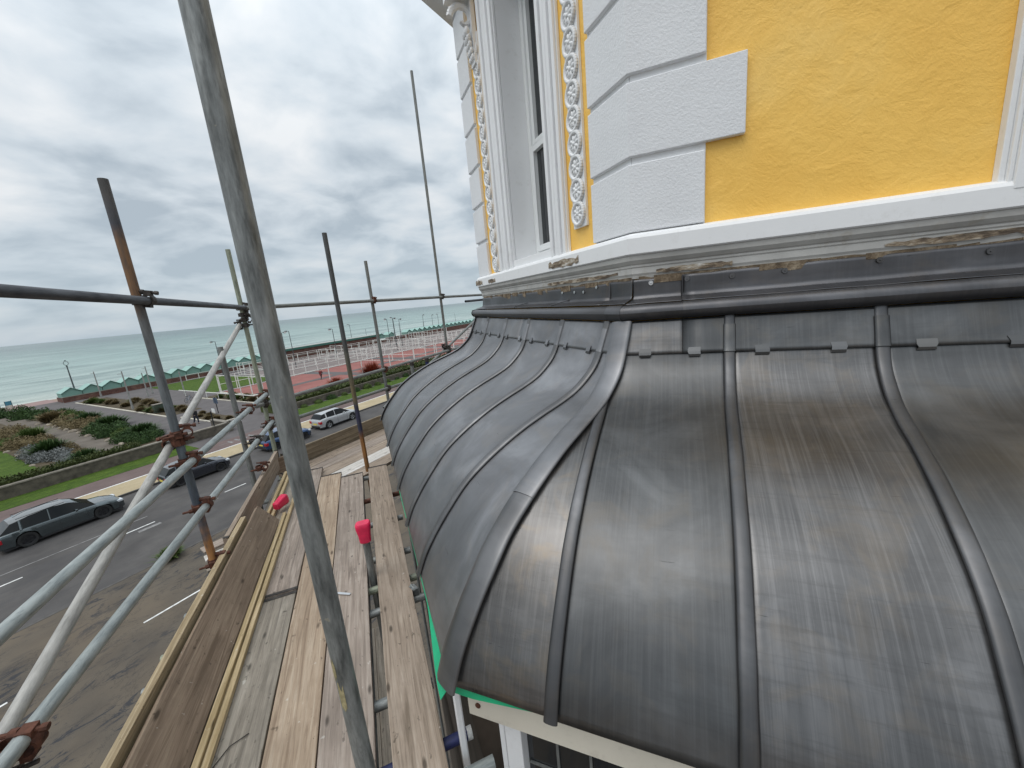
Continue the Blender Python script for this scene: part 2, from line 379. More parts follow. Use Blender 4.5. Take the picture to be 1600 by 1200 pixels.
m_prom = ground('pink_promenade', [(.3, (.22, .15, .145)), (.7, (.29, .205, .19))], .5, 12, .15, .9)
m_paint = simple('white_road_paint', (.62, .62, .60), .7, 0, .25, 6)
m_kerb = simple('kerb_stone', (.075, .070, .066), .85, 0, .25, 5, .2)
m_stone = simple('old_stone_wall', (.095, .082, .064), .9, 0, .45, 2.5, .6, .03, 6, 9)
m_coping = simple('stone_coping', (.20, .18, .15), .85, 0, .25, 3, .3)
def mk_brick():
    M = Mat('dark_red_brick', (.1, .05, .04), .9)
    b = M.n('ShaderNodeTexBrick'); b.inputs['Scale'].default_value = 1.0; b.inputs['Color1'].default_value = (.135, .050, .036, 1); b.inputs['Color2'].default_value = (.075, .030, .024, 1); b.inputs['Mortar'].default_value = (.12, .10, .085, 1)
    b.inputs['Brick Width'].default_value = .6; b.inputs['Row Height'].default_value = .22; b.inputs['Mortar Size'].default_value = .015
    mp = M.n('ShaderNodeMapping'); mp.inputs['Rotation'].default_value = (R(90), 0, 0); c = M.n('ShaderNodeTexCoord'); M.l(c.outputs['Object'], mp.inputs[0]); M.l(mp.outputs[0], b.inputs[0])
    g = M.noise(.9, 6, .7, M.co(rnd=False)); M.base(M.mix(M.ramp(g, [(.45, 0.0), (.7, .8)]), b.outputs[0], (.20, .115, .085))); return M.m
m_brick = mk_brick()
m_hut = simple('pale_green_hut_paint', (.17, .31, .265), .6, 0, .06, 2)
m_hutroof = simple('pale_green_hut_roof', (.25, .40, .36), .6, 0, .06, 2)
m_hutdark = simple('deep_green_trim', (.035, .13, .10), .6, 0, .1, 2)
m_fence = simple('white_fence_paint', (.70, .70, .66), .6, 0, .08, 2)
m_pole = simple('grey_concrete_pole', (.27, .27, .255), .8, 0, .2, 3)
m_polesteel = simple('dark_grey_steel', (.085, .095, .10), .5, .4, .2, 3)
m_blackp = simple('black_paint', (.012, .013, .015), .45, 0, .2, 3)
m_gcab = simple('dark_green_paint', (.045, .065, .045), .5, 0, .15, 3)
m_lampw = simple('lamp_white_glass', (.78, .80, .80), .3, 0, .03, 3)
m_concrete = simple('pale_concrete', (.50, .47, .40), .85, 0, .15, 3, .2)
m_rock = simple('rockery_stone', (.25, .215, .17), .9, 0, .35, 3, .6, .05)
def mk_leaf(name, a, b):
    M = Mat(name, a, .7, 0, .2); n = M.n('ShaderNodeNewGeometry'); M.base(M.mix(M.ramp(M.noise(2.2, 5, .7), [(.30, 0.0), (.70, 1.0)]), a, b)); return M.m
LEAF = {'dark green': mk_leaf('dark_green_leaf', (.014, .034, .010), (.055, .100, .028)),
        'mid green': mk_leaf('mid_green_leaf', (.034, .064, .014), (.105, .145, .038)),
        'tan': mk_leaf('dry_grass_leaf', (.085, .065, .032), (.215, .170, .088)),
        'silver': mk_leaf('silver_leaf', (.085, .094, .092), (.24, .25, .245)),
        'red': mk_leaf('red_leaf', (.16, .035, .020), (.33, .085, .045)),
        'hedge': mk_leaf('hedge_leaf', (.016, .032, .008), (.078, .092, .026))}
m_stem = simple('woody_stem', (.06, .045, .03), .9)
# ================================================================== SETTING (road frame: x=s, y=t)
def sheet(name, s0, s1, t0, t1, z, mat, th=None):
    mb = MB()
    if th: mb.box(s0, s1, t0, t1, z-th, z)
    else: mb.quad(Vector((s0,t0,z)), Vector((s1,t0,z)), Vector((s1,t1,z)), Vector((s0,t1,z)))
    o = mb.build(name, mat, fix=False); o.rotation_euler = (0, 0, AR); return struct(o)
mb = MB()
for a, b in (((-900, -.03), (111, -.03)), ((111, -.03), (119, -1.6)), ((119, -1.6), (160, -4))):
    mb.quad(Vector((-1500, a[0], a[1])), Vector((2500, a[0], a[1])), Vector((2500, b[0], b[1])), Vector((-1500, b[0], b[1])))
g = mb.build('ground', m_beach); g.rotation_euler = (0, 0, AR); struct(g)
sheet('road', -300, 600, 23.1, 35.3, 0.0, m_road)
sheet('forecourt', -60, 120, -40, 22.95, .10, m_fore)
sheet('kerb', -300, 600, 22.95, 23.1, .11, m_kerb, .12)
sheet('kerb', -300, 600, 35.3, 35.45, .125, m_kerb, .135)
sheet('promenade_gardens_paving', -300, 600, 35.45, 103.9, .105, m_path)
sheet('promenade', -300, 19, 103.9, 110.8, .105, m_prom)
sheet('pavement', -300, 600, 35.45, 38.15, .12, m_slab)
sheet('red_path', -300, 600, 38.33, 41.0, .12, m_redpath)
sheet('grass_verge', -300, 14.6, 41.0, 43.8, .135, m_grass)
sheet('grass_verge', 23.5, 600, 41.0, 44.5, .135, m_grass)
sheet('lawn', -90, 7.0, 45.2, 92, .14, m_grass)
sheet('planting_bed', 7.0, 10.3, 45.3, 97, .13, m_soil)
sheet('garden_path', 10.3, 12.6, 45.2, 98, .12, m_bedpath)
sheet('planting_bed', 12.6, 15.2, 48.5, 97, .13, m_soil)
sheet('planting_bed', 19.5, 23.2, 61, 96, .125, m_soil)
sheet('planting_bed', 26.9, 29.6, 50, 70, .125, m_soil)
sheet('planting_bed', 19.9, 22.0, 49.2, 58, .125, m_soil)
sheet('lawn', 29.6, 41, 73, 98, .13, m_grass)
sheet('court_surface', 30.2, 120, 51.5, 71.5, .13, m_red)
sheet('court_surface', 42, 120, 73.0, 90, .13, m_court)
for a_ in (44.2, 59.8, 76.5, 93.5): sheet('court_path', a_, a_+2.2, 51.5, 71.5, .142, m_path)
sheet('court_path', 30.2, 120, 60.6, 62.2, .150, m_path)
sheet('court_surface', 50, 180, 91, 99.4, .13, m_court)
# painted markings
mb = MB()
def stripe(s0, s1, t0, t1, z=.004): mb.quad(Vector((s0,t0,z)), Vector((s1,t0,z)), Vector((s1,t1,z)), Vector((s0,t1,z)))
for k in range(-6, 30): stripe(1.0+k*4.9, 2.3+k*4.9, 28.42, 28.52)
o = mb.build('road_markings', m_paint, fix=False); o.rotation_euler = (0,0,AR); struct(o)
mb = MB(); stripe(6.3, 7.3, 27.80, 28.08); stripe(-40, 7.3, 29.77, 29.85); stripe(9.4, 10.2, 27.9, 28.0)
for k in range(4): stripe(16.4+k*.6, 16.6+k*.6, 39.3, 40.2, .126)
stripe(15.6, 18.8, 39.7, 39.76, .1255)
o = mb.build('worn_road_markings', simple('worn_paint', (.20,.195,.19), .8, 0, .4, 5), fix=False); o.rotation_euler = (0,0,AR); struct(o)
mb = MB(); stripe(-300, 600, 38.15, 38.33, .124)
for q in range(3): stripe(3.6-q*5.2, 5.6-q*5.2, 18.66, 18.75, .104)
o = mb.build('painted_lines', m_paint, fix=False); o.rotation_euler = (0,0,AR); struct(o)
mb = MB()
for (a, b, c, d) in ((19.3,19.5,61,96),(19.7,19.9,49,58.2),(19.7,22.2,48.9,49.1),(26.7,26.9,50,70),(30.0,30.2,51.4,71.5),(30.0,120,51.3,51.5)): mb.box(a,b,c,d,.10,.20)
o = mb.build('garden_edging', m_concrete); o.rotation_euler = (0,0,AR); struct(o)
# sea
def mk_sea():
    M = Mat('sea_water', (.2, .3, .3), .28, 0, .5)
    c = M.n('ShaderNodeTexCoord'); s_ = M.n('ShaderNodeSeparateXYZ'); M.l(c.outputs['Object'], s_.inputs[0])
    d = M.ma('DIVIDE', s_.outputs[1], 1400.0)
    col = M.ramp(d, [(.079, (.50, .52, .45)), (.10, (.34, .42, .38)), (.18, (.215, .32, .29)), (.5, (.105, .185, .175)), (1, (.050, .095, .105))])
    p = M.noise(1, 4, .6, M.co((.010, .05, 1), rnd=False), .4); col = M.mix(M.ramp(p, [(.40, 0.0), (.62, .45)]), col, (.090, .155, .14))
    vv = M.ma('MULTIPLY', M.ma('POWER', M.ma('MAXIMUM', s_.outputs[1], 50.0), -.5), 330.0); cv = M.n('ShaderNodeCombineXYZ'); M.l(M.ma('MULTIPLY', s_.outputs[0], .022), cv.inputs[0]); M.l(vv, cv.inputs[1])
    p2 = M.noise(1, 5, .62, cv.outputs[0], .5); col = M.mix(M.ramp(p2, [(.48, 0.0), (.62, .80)]), col, (.075, .138, .127)); col = M.mix(M.ramp(p2, [(.30, .35), (.44, 0.0)]), col, (.34, .40, .37))
    M.base(col)
    w1 = M.noise(1, 6, .62, M.co((.045, .22, 1), rnd=False), .5); w2 = M.noise(1, 5, .65, M.co((.25, .9, 1), rnd=False), .3)
    M.bump(w1, 1.0, 1.1); M.bump(w2, .9, .25); return M.m
mb = MB()
ts = [108, 400, 1500, 6000, 30000]
for a, b in zip(ts, ts[1:]): mb.quad(Vector((-30000, a, -.42)), Vector((30000, a, -.42)), Vector((30000, b, -.42)), Vector((-30000, b, -.42)))
o = mb.build('sea', mk_sea(), fix=False); o.rotation_euler = (0,0,AR); struct(o)
# foam line
mb = MB(); rr = random.Random(3)
prev = None
for i in range(240):
    s = -80+i*1.0; t0 = 112.4+noise.noise(Vector((s*.13, 2, 0)))*.9; wd = .7+abs(noise.noise(Vector((s*.31, 9, 0))))*1.6
    cur = (Vector((s, t0, -.395)), Vector((s, t0+wd, -.395)))
    if prev: mb.quad(prev[0], cur[0], cur[1], prev[1])
    prev = cur
o = mb.build('surf_foam', simple('sea_foam', (.80, .83, .80), .8, 0, .06, 1), fix=False); o.rotation_euler = (0,0,AR); o['kind'] = 'stuff'
# ------------------------------------------------------------------ garden walls and hedges
def at(o, s, t, z=0, rz=0): o.location = ST(s, t, z); o.rotation_euler = (0, 0, AR+rz); return o
def wall_thing(name, pts, th, h, mat, cop, label, cat, z=.1):
    th_ = thing(name, label, cat, ST(pts[0][0], pts[0][1], z), AR); s0, t0 = pts[0]
    a = MB(); b = MB()
    for (p, q) in zip(pts, pts[1:]):
        d = Vector((q[0]-p[0], q[1]-p[1], 0)); Ln = d.length; an = math.atan2(d.y, d.x)
        M_ = Matrix.Translation((p[0]-s0, p[1]-t0, 0)) @ Matrix.Rotation(an, 4, 'Z')
        a.box(0, Ln, 0, th, 0, h, M=M_)
        b.box(-.04, Ln+.04, -.05, th+.05, h+.002, h+.10, M=M_)
    a.build('stonework', mat, th_)
    if cop: b.build('coping', cop, th_)
    return th_
wall_thing('garden_wall', [(-60, 43.85), (18.75, 43.85), (18.76, 47.5)], .32, .86, m_stone, m_coping, 'long low stone wall with pale coping between the grass verge and the rock garden', 'wall')
wall_thing('garden_wall', [(24.0, 45.0), (160, 45.0)], .35, .75, m_stone, None, 'low dark stone wall under the clipped hedge beside the red courts', 'wall')
wall_thing('seafront_wall', [(18.8, 99.6), (92, 99.6)], .4, .85, m_brick, m_coping, 'dark red brick wall below the nearest green beach huts', 'wall', .1)
wall_thing('seafront_wall', [(92.2, 99.6), (175, 99.6)], .4, 1.5, m_brick, m_coping, 'dark red brick wall below the farther green beach huts beyond the courts', 'wall', .1)
sheet('promenade', 18.85, 300, 100.05, 103.3, .9, m_brick, 1.2)
def leaves(mb, c, r, n, ls, rnd, up=.0, shell=.55):
    for _ in range(n):
        d = Vector((rnd.gauss(0,1), rnd.gauss(0,1), rnd.gauss(0,1)))
        if d.length < .01: continue
        d.normalize(); d.z = abs(d.z) if rnd.random() < .8 else d.z*.3
        k = shell+(1-shell)*rnd.random()
        lump = 1+.22*noise.noise(Vector((d.x*2.3+c[0], d.y*2.3+c[1], d.z*2.3)))
        p = Vector((c[0]+d.x*r[0]*k*lump, c[1]+d.y*r[1]*k*lump, c[2]+d.z*r[2]*k*lump))
        a = Vector((rnd.gauss(0,1), rnd.gauss(0,1), rnd.gauss(0,.6)+up)).normalized(); b = a.cross(Vector((rnd.gauss(0,1), rnd.gauss(0,1), rnd.gauss(0,1)))).normalized()
        s_ = ls*rnd.uniform(.6, 1.3)
        mb.quad(p, p+a*s_*.5+b*s_*.28, p+a*s_, p+a*s_*.5-b*s_*.28)
def hedge(name, s0, s1, t0, t1, h, label, n, mat, z=.1, ls=.16):
    mb = MB(); rnd = random.Random(int(s0*7+n)); mb.box(0, s1-s0, .12, t1-t0-.12, 0, h-.14)
    for _ in range(n):
        f = rnd.random(); x = rnd.uniform(0, s1-s0)
        if f < .5: p = Vector((x, rnd.uniform(0, t1-t0), h-.14+rnd.uniform(-.02, .14)+.10*noise.noise(Vector((x*.8, 1, 0)))))
        else: p = Vector((x, rnd.uniform(-.08, .14)+.10*noise.noise(Vector((x*1.3, 5, 0))), rnd.uniform(0, h)))
        a = Vector((rnd.gauss(0,1), rnd.gauss(0,1)-.3, rnd.gauss(0,1)+.4)).normalized(); b = a.cross(Vector((rnd.gauss(0,1), rnd.gauss(0,1), 1))).normalized(); q = ls*rnd.uniform(.6, 1.4)
        mb.quad(p, p+a*q*.5+b*q*.3, p+a*q, p+a*q*.5-b*q*.3)
    o = mb.build(name, mat, fix=False); at(o, s0, t0, z); return tag(o, label, 'hedge')
hedge('hedge', -14, 11.8, 44.25, 45.35, 1.30, 'ragged green hedge growing along the top of the stone wall beside the lawn', 9000, LEAF['hedge'])
hedge('hedge', 24, 120, 45.5, 48.6, 1.15, 'long clipped green hedge between the road verge and the red courts', 16000, LEAF['hedge'], ls=.26)
rb = random.Random(11)
# bushes in front of that wall
def shrub_mesh(kind, style, seed, r=(.95,.85,.86), n=900, ls=.125):
    mb = MB(); rnd = random.Random(seed)
    if style == 'mound':
        mb.sphere((0,0,.02), .74, 10, sc=(r[0],r[1],r[2]))
        leaves(mb, (0,0,.05), r, n, ls, rnd, .25, .78)
        for _ in range(3):
            c = (rnd.uniform(-.5,.5)*r[0], rnd.uniform(-.5,.5)*r[1], r[2]*rnd.uniform(.1,.4)); leaves(mb, c, (r[0]*.55, r[1]*.55, r[2]*.6), n//4, ls, rnd, .25, .7)
    else:                                                            # spiky clump of long blades
        for _ in range(n):
            an = rnd.uniform(0, 6.283); lean = rnd.uniform(.05, 1.0)**.8; Ln = rnd.uniform(.6, 1.05)*r[2]*1.3
            base_ = Vector((rnd.gauss(0,.22)*r[0], rnd.gauss(0,.22)*r[1], 0)); d = Vector((math.cos(an)*lean, math.sin(an)*lean, 1.15-lean*.5)).normalized()
            sd_ = d.cross(Vector((0,0,1))).normalized()*.035*(1+ls*2); mid = base_+d*Ln*.6; tip = base_+d*Ln+Vector((math.cos(an), math.sin(an), -.55))*Ln*.28*lean
            mb.quad(base_-sd_, base_+sd_, mid+sd_, mid-sd_); mb.poly([mid-sd_, mid+sd_, tip])
    o = mb.build('shrub', LEAF[kind], fix=False); me = o.data; bpy.data.objects.remove(o); return me
SH = {('dark green','mound'): [shrub_mesh('dark green','mound',s) for s in (1,2)], ('mid green','mound'): [shrub_mesh('mid green','mound',3)],
      ('tan','mound'): [shrub_mesh('tan','mound',4)], ('silver','mound'): [shrub_mesh('silver','mound',5)],
      ('dark green','spiky'): [shrub_mesh('dark green','spiky',6)], ('mid green','spiky'): [shrub_mesh('mid green','spiky',7)], ('tan','spiky'): [shrub_mesh('tan','spiky',8)], ('silver','spiky'): [shrub_mesh('silver','mound',9)],
      ('red','spiky'): [shrub_mesh('red','spiky',10, (.6,.6,1.2), 700)]}
def shrub(s, t, kind, style, size, label, group=None, z=.12, nm=None):
    me = random.choice(SH[(kind, style)]); o = bpy.data.objects.new(nm or ('shrub' if style == 'mound' else 'grass_clump'), me); COL.objects.link(o)
    at(o, s, t, z, random.uniform(0, 6)); o.scale = (size*random.uniform(.9,1.15), size*random.uniform(.9,1.15), size*random.uniform(.85,1.1)); tag(o, label, 'shrub' if style == 'mound' else 'plant', group); return o
up_bed = [(13.4,49.9,'dark green','mound',1.15,'low dark green shrub nearest the stone wall in the upper rock garden bed'),
 (14.8,51.4,'dark green','mound',1.25,'dark green mounded shrub at the wall end of the upper bed beside the wide path'),
 (13.2,53.0,'dark green','mound',1.35,'large dark green mound overhanging the rockery edge near the wall'),
 (14.9,54.2,'dark green','spiky',1.35,'rounded spiky dark bush rising above the mounds at the upper bed, beside the scaffold pole'),
 (13.9,55.8,'mid green','mound',1.15,'lighter green low shrub between dark mounds in the upper bed'),
 (13.2,58.3,'dark green','mound',1.35,'big dark green mound by the gravel path at the middle of the upper bed'),
 (14.6,60.0,'dark green','mound',1.4,'wide dark green shrub with a flat top in the middle of the upper bed'),
 (13.3,62.2,'dark green','mound',1.25,'dark green mound beside the single square rock'),
 (14.9,63.5,'dark green','spiky',1.5,'tall dark spiky clump behind the dark mounds of the upper bed'),
 (14.3,67.0,'tan','mound',1.4,'tan dried shrub just left of the dark mounds'),
 (13.4,69.4,'tan','mound',1.35,'tan and green shrub along the rock edging of the upper bed'),
 (14.9,71.2,'dark green','spiky',1.35,'dark spiky clump with tan grass on both sides in the upper bed'),
 (13.6,73.6,'tan','mound',1.5,'large tan shrub in the far half of the upper bed'),
 (14.7,76.3,'mid green','mound',1.4,'olive green shrub near the far end of the upper bed'),
 (13.4,79.2,'tan','spiky',1.4,'feathery tan grass near the far end of the rock edging'),
 (14.8,81.6,'dark green','spiky',1.4,'dark spiky clump at the seaward end of the upper bed'),
 (13.6,84.6,'dark green','mound',1.7,'dark green shrub second from the seaward end of the upper bed'),
 (12.6,89.0,'dark green','mound',1.9,'dark green shrub closing the seaward end of the upper bed'),
 (11.0,95.5,'dark green','mound',2.2,'very dark bush by the left edge of the photo near the sea sign'),]
lo_bed = [(9.9,46.6,'mid green','mound',.8,'small pale green shrub where the gravel path meets the stone wall'),
 (9.4,49.0,'dark green','spiky',1.15,'dark spiky plant nearest the hedge in the lower bed'),
 (8.6,50.4,'silver','mound',.9,'silver leaved shrub nearest the hedge corner'),
 (9.7,51.8,'tan','mound',.75,'small tan shrub at the gravel path edge behind the dark spiky plant'),
 (8.7,53.2,'silver','mound',1.05,'silver grey mound in the middle of the silver group'),
 (7.7,54.2,'silver','mound',1.0,'silver grey mound bordering the lawn, right of its neighbour'),
 (9.7,55.6,'tan','mound',1.0,'tan mound between two spiky plants in the lower bed'),
 (8.7,56.2,'dark green','spiky',1.35,'large spiky green plant behind the silver shrubs'),
 (7.8,57.6,'silver','mound',1.2,'leftmost large silver grey mound beside the lawn'),
 (9.1,59.6,'mid green','mound',1.0,'olive green low shrub left of the silver group'),
 (9.4,62.6,'tan','mound',1.25,'tan shrub in the far part of the lower bed'),
 (8.2,64.4,'tan','mound',1.4,'tan and brown shrub above the lawn edge by the left border'),
 (9.5,66.8,'mid green','spiky',1.5,'bright green spiky clump standing in tan shrubs at far left'),
 (8.2,70.5,'tan','mound',1.6,'tan shrub at the left border of the photo'),
 (7.4,66.5,'mid green','mound',1.2,'green shrub at the left border just above the lawn'),
 (9.4,74.5,'tan','mound',1.5,'tan shrub beside the gravel path at the far left'),]
for a in up_bed: shrub(*a[:5], a[5], 'shrubs of the rock garden')
for a in lo_bed: shrub(*a[:5], a[5], 'shrubs of the rock garden')
rr = random.Random(5)
for k in range(24):
    s = 19.8+rr.uniform(0,3.0); t = 62+k*1.38
    shrub(s, t, rr.choice(['tan','mid green','tan']), 'spiky', rr.uniform(.45,.9), 'scruffy grass clump, %s from the road end of the long bed before the beach huts' % ORD[k], 'grass clumps in the long bed')
for k in range(12):
    shrub(27.3+rr.uniform(0,1.9), 51+k*1.5, rr.choice(['mid green','tan']), 'spiky', rr.uniform(.5,.8), 'tufty clump below the white rail, %s from the road end' % ORD[k], 'clumps below the white rail')
for k in range(6):
    shrub(20.3+rr.uniform(0,1.3), 50+k*1.4, 'tan', 'spiky', rr.uniform(.35,.55), 'tan tuft in the small edged bed by the person, %s from the road' % ORD[k], 'tufts in the edged bed')
for k in range(26):
    shrub(25+k*1.9, 44.55, rr.choice(['dark green','mid green']), 'mound', rr.uniform(.45,.7), 'dark bush against the low wall beside the courts, %s from the wide path' % ORD[k], 'bushes along the low wall')
shrub(35.9, 50.4, 'red', 'spiky', 1.25, 'red leaved spiky shrub at the court edge, the nearer of the two red ones', nm='red_shrub')
shrub(43.2, 51.0, 'red', 'spiky', 1.6, 'red leaved spiky shrub at the court edge, farther and larger of two', nm='red_shrub')
# rocks edging the beds
def rock_mesh(seed):
    mb = MB(); mb.sphere((0,0,0), .3, 7, sc=(1.2,.8,.6))
    mb.v = [v*(1+.35*noise.noise(v*3.1+Vector((seed,0,0)))) for v in mb.v]; o = mb.build('rock', m_rock); me = o.data; bpy.data.objects.remove(o); return me
RK = [rock_mesh(s) for s in (1,5,9)]
for i, (s, t, q, lb) in enumerate([(12.5,50.2,1.0,'pale rock at the foot of the dark mounds nearest the wall'),(12.5,51.8,1.3,'second pale rock along the bed edge from the wall'),(12.5,54.4,1.1,'pale rock below the large dark mound'),(12.5,55.6,1.4,'paler rock left of the large dark mound'),
   (12.5,62.3,1.9,'square pale rock standing beside the gravel path'),(12.4,61.2,1.2,'flat pale rock lying in front of the square one'),(12.5,64.6,1.3,'rock just left of the square one'),(12.5,66.6,1.6,'long pale rock in the edging row'),(12.5,68.8,1.5,'pinkish rock in the edging row'),
   (12.5,71.0,1.5,'weathered rock in the middle of the edging row'),(12.5,73.4,1.5,'rock with grass over it in the edging row'),(12.4,76.0,1.5,'rock near the far end of the edging row'),(12.2,79.0,1.6,'last rock at the far end of the edging row'),
   (7.2,59.4,1.2,'pale stone at the lawn corner of the silver shrubs'),(8.9,60.6,1.5,'grey white stone among olive shrubs of the lower bed'),(7.1,63.2,1.2,'stone at the lawn edge by the left border'),(7.0,53.0,.9,'small stone where the lawn meets the hedge'),(10.3,50.0,1.0,'dark stone at the gravel path by the hedge')]):
    o = bpy.data.objects.new('rock', RK[i % 3]); COL.objects.link(o); at(o, s, t, .16, i*1.3); o.scale = (q*.78,)*3; tag(o, lb, 'rock', 'rocks edging the beds')
weed = shrub(5.9, 22.75, 'mid green', 'spiky', .5, 'tuft of weeds growing at the near kerb', nm='weed_tuft')
# ------------------------------------------------------------------ beach huts
def make_hut(wd=2.5, dp=2.6, eave=.72, apex=1.50):
    t = thing('beach_hut', '', 'beach hut')
    mb = MB(); mb.prism([(-wd/2,-.2),(wd/2,-.2),(wd/2,eave),(0,apex),(-wd/2,eave)], 0, dp, 'y'); mb.build('hut_wall', m_hut, t)
    for sg in (-1, 1):
        q = MB(); a = (0, apex+.03); b = (sg*(wd/2+.06), eave-.02)
        q.prism([a, b, (b[0], b[1]+.06), (0, apex+.09)], -.16, dp+.15, 'y'); q.build('roof', m_hutroof, t)
        e_ = MB(); e_.prism([(0, apex-.05), (sg*(wd/2+.07), eave-.11), (sg*(wd/2+.07), eave-.025), (0, apex+.025)], -.18, -.15, 'y'); e_.build('bargeboard', m_hutdark, t)
    return t
hut0 = make_hut(); used = False
def put_hut(s, t, z, label, sc=1.0):
    global used
    if not used: h = hut0; used = True; h.location = ST(s,t,z); h.rotation_euler = (0,0,AR); h['label'] = label; h['group'] = 'beach huts along the seafront'; h.scale = (sc,)*3
    else: h = dup(hut0, ST(s,t,z), AR, label, 'beach huts along the seafront', sc)
for i in range(14):
    put_hut(20.15+i*2.585, 100.1, .93+i*.035, 'pale green beach hut, %s from the left end of the near row' % ORD[i])
for i, s in enumerate((91.6, 96.0)): put_hut(s, 101, 1.65, 'green beach hut just beyond the long brown shelter, %s of the two' % ('nearer','farther')[i])
for i in range(20):
    put_hut(104.5+i*2.68, 101, 1.50, 'distant green beach hut, %s from the near end of the far row' % ORD[i])
t_ = thing('seafront_shelter', 'long low brown brick shelter with a flat roof behind the court fences', 'shelter', ST(57, 100.2, .9), AR)
MB().box(0, 33, 0, 3.2, 0, 1.95).build('wall', m_brick, t_)
MB().box(-.3, 33.3, -.35, 3.5, 1.955, 2.30).build('flat_roof', simple('felt_roof', (.33,.35,.33), .8, 0, .1, 1), t_)
MB().box(-.3, 33.3, -.40, -.355, 1.70, 2.20).build('fascia', m_hutdark, t_)
# sea wall rail lines and court fences
def fence(p0, p1, h, sp, label, z=.13, name='court_fence', mid=(.5,), r=.035, post_r=.05):
    d = Vector((p1[0]-p0[0], p1[1]-p0[1], 0)); Ln = d.length; an = math.atan2(d.y, d.x)
    t = thing(name, label, 'fence', ST(p0[0], p0[1], z), AR+an)
    n = max(1, round(Ln/sp)); pm = MB(); pm.box(-post_r, post_r, -post_r, post_r, 0, h); p0_ = pm.build('post', m_fence, t)
    for k in range(1, n+1):
        o = p0_.copy(); COL.objects.link(o); o.parent = t; o.location = (Ln*k/n, 0, 0)
    q = MB()
    for zz_ in (h-r, .12)+tuple(m*h for m in mid): q.box(post_r, Ln-post_r, -r, r, zz_-r, zz_+r)
    q.build('rail', m_fence, t); return t
fence((29.7,70.5), (29.9,52.2), 2.9, 3.0, 'white court fence facing the wide path, side of the nearest red court', mid=())
fence((30.2,52.0), (60,52.0), 3.0, 5.8, 'long tall white court fence along the hedge, nearest to the road', mid=())
fence((60.6,52.0), (100,52.0), 3.0, 5.8, 'continuation of the tall white fence along the hedge beyond the second red shrub', mid=())
fence((30.2,71.3), (62,71.3), 2.6, 2.4, 'white fence along the back of the nearest red court', mid=(.5,))
fence((62.5,71.3), (112,71.3), 2.6, 2.4, 'white fence along the back of the farther red courts', mid=(.5,))
fence((42,72.8), (42,90), 2.6, 2.4, 'white fence at the near end of the middle grey courts')
fence((42.6,80), (112,80), 1.6, 2.6, 'low white divider fence running through the middle grey courts', mid=(.5,))
fence((42.6,90.2), (112,90.2), 2.4, 2.6, 'white fence separating the middle courts from the back row', mid=(.5,))
fence((36,98.2), (54,98.2), 1.2, 2.4, 'white railing below the beach huts beside the small lawn', mid=())
fence((55,98.2), (100,98.2), 1.3, 4.0, 'white railing in front of the long brown shelter', mid=())
for k, s in enumerate((58, 75, 92)):
    fence((s, 52.6), (s, 71), 2.6, 3.2, 'white cross fence between red courts, %s from the wide path' % ORD[k])
    fence((s+3, 72.8), (s+3, 90), 2.4, 3.2, 'white cross fence in the middle grey courts, %s from the wide path' % ORD[k])
fence((70, 91), (70, 98), 2.2, 2.4, 'short white cross fence in the back courts in front of the shelter')
fence((101, 91), (101, 98), 2.2, 2.4, 'short white cross fence in the back courts near the far huts')
t_ = thing('white_rail', 'single white rail on short legs above the planted bed beside the wide path', 'rail', ST(27.2, 60, .1), AR)
q = MB(); q.box(-.05,.05,-9,18,.85,.93); q.build('rail', m_fence, t_)
for k in range(8): MB().box(-.03,.03,-8.5+k*3.5,-8.44+k*3.5,0,.85).build('leg', m_fence, t_)
# ------------------------------------------------------------------ poles, lamps, signs
def pole(s, t, h, label, z=.12, r=.11):
    q = MB(); q.cyl((0,0,0), (0,0,h), r, r*.62, 10); q.cyl((0,0,0), (0,0,.5), r*1.25, r*1.25, 10); q.box(-.5,.0,-.03,.03,h-.35,h-.30)
    o = q.build('concrete_pole', m_pole); at(o, s, t, z); tag(o, label, 'pole', 'plain grey poles in the gardens'); return o
pole(23.2, 98.6, 4.6, 'plain grey pole in front of the second beach hut')
pole(20.1, 74.0, 5.5, 'tall plain grey pole rising from the scruffy bed, left of the green cabinet')
pole(25.6, 85.6, 4.0, 'short grey pole left of the big near scaffold standard, in front of the brick wall')
pole(27.0, 88.0, 4.8, 'grey pole directly beside the shorter one near the brick wall gap')
pole(28.0, 78.4, 3.8, 'grey pole at the end of the white rail beside the bicycle')
def make_lamp(h=7.3):
    t = thing('court_lamp', '', 'lamp post')
    MB().cyl((0,0,0), (0,0,h), .085, .055, 8).build('pole', m_polesteel, t)
    q = MB(); q.cyl((0,0,h), (-.7,0,h+.12), .045, .04, 6); q.build('arm', m_polesteel, t)
    hb = MB(); hb.sphere((0,0,0), .34, 8, sc=(1.1,.75,.42)); hd = hb.build('lamp_head', m_polesteel, t); hd.location = (-.75, 0, h+.05)
    gb = MB(); gb.sphere((0,0,0), .28, 8, sc=(1,.7,.45)); gl = gb.build('lamp_glass', m_lampw, hd); gl.location = (-.12,0,-.14)
    return t
lamp0 = make_lamp(); lu = False
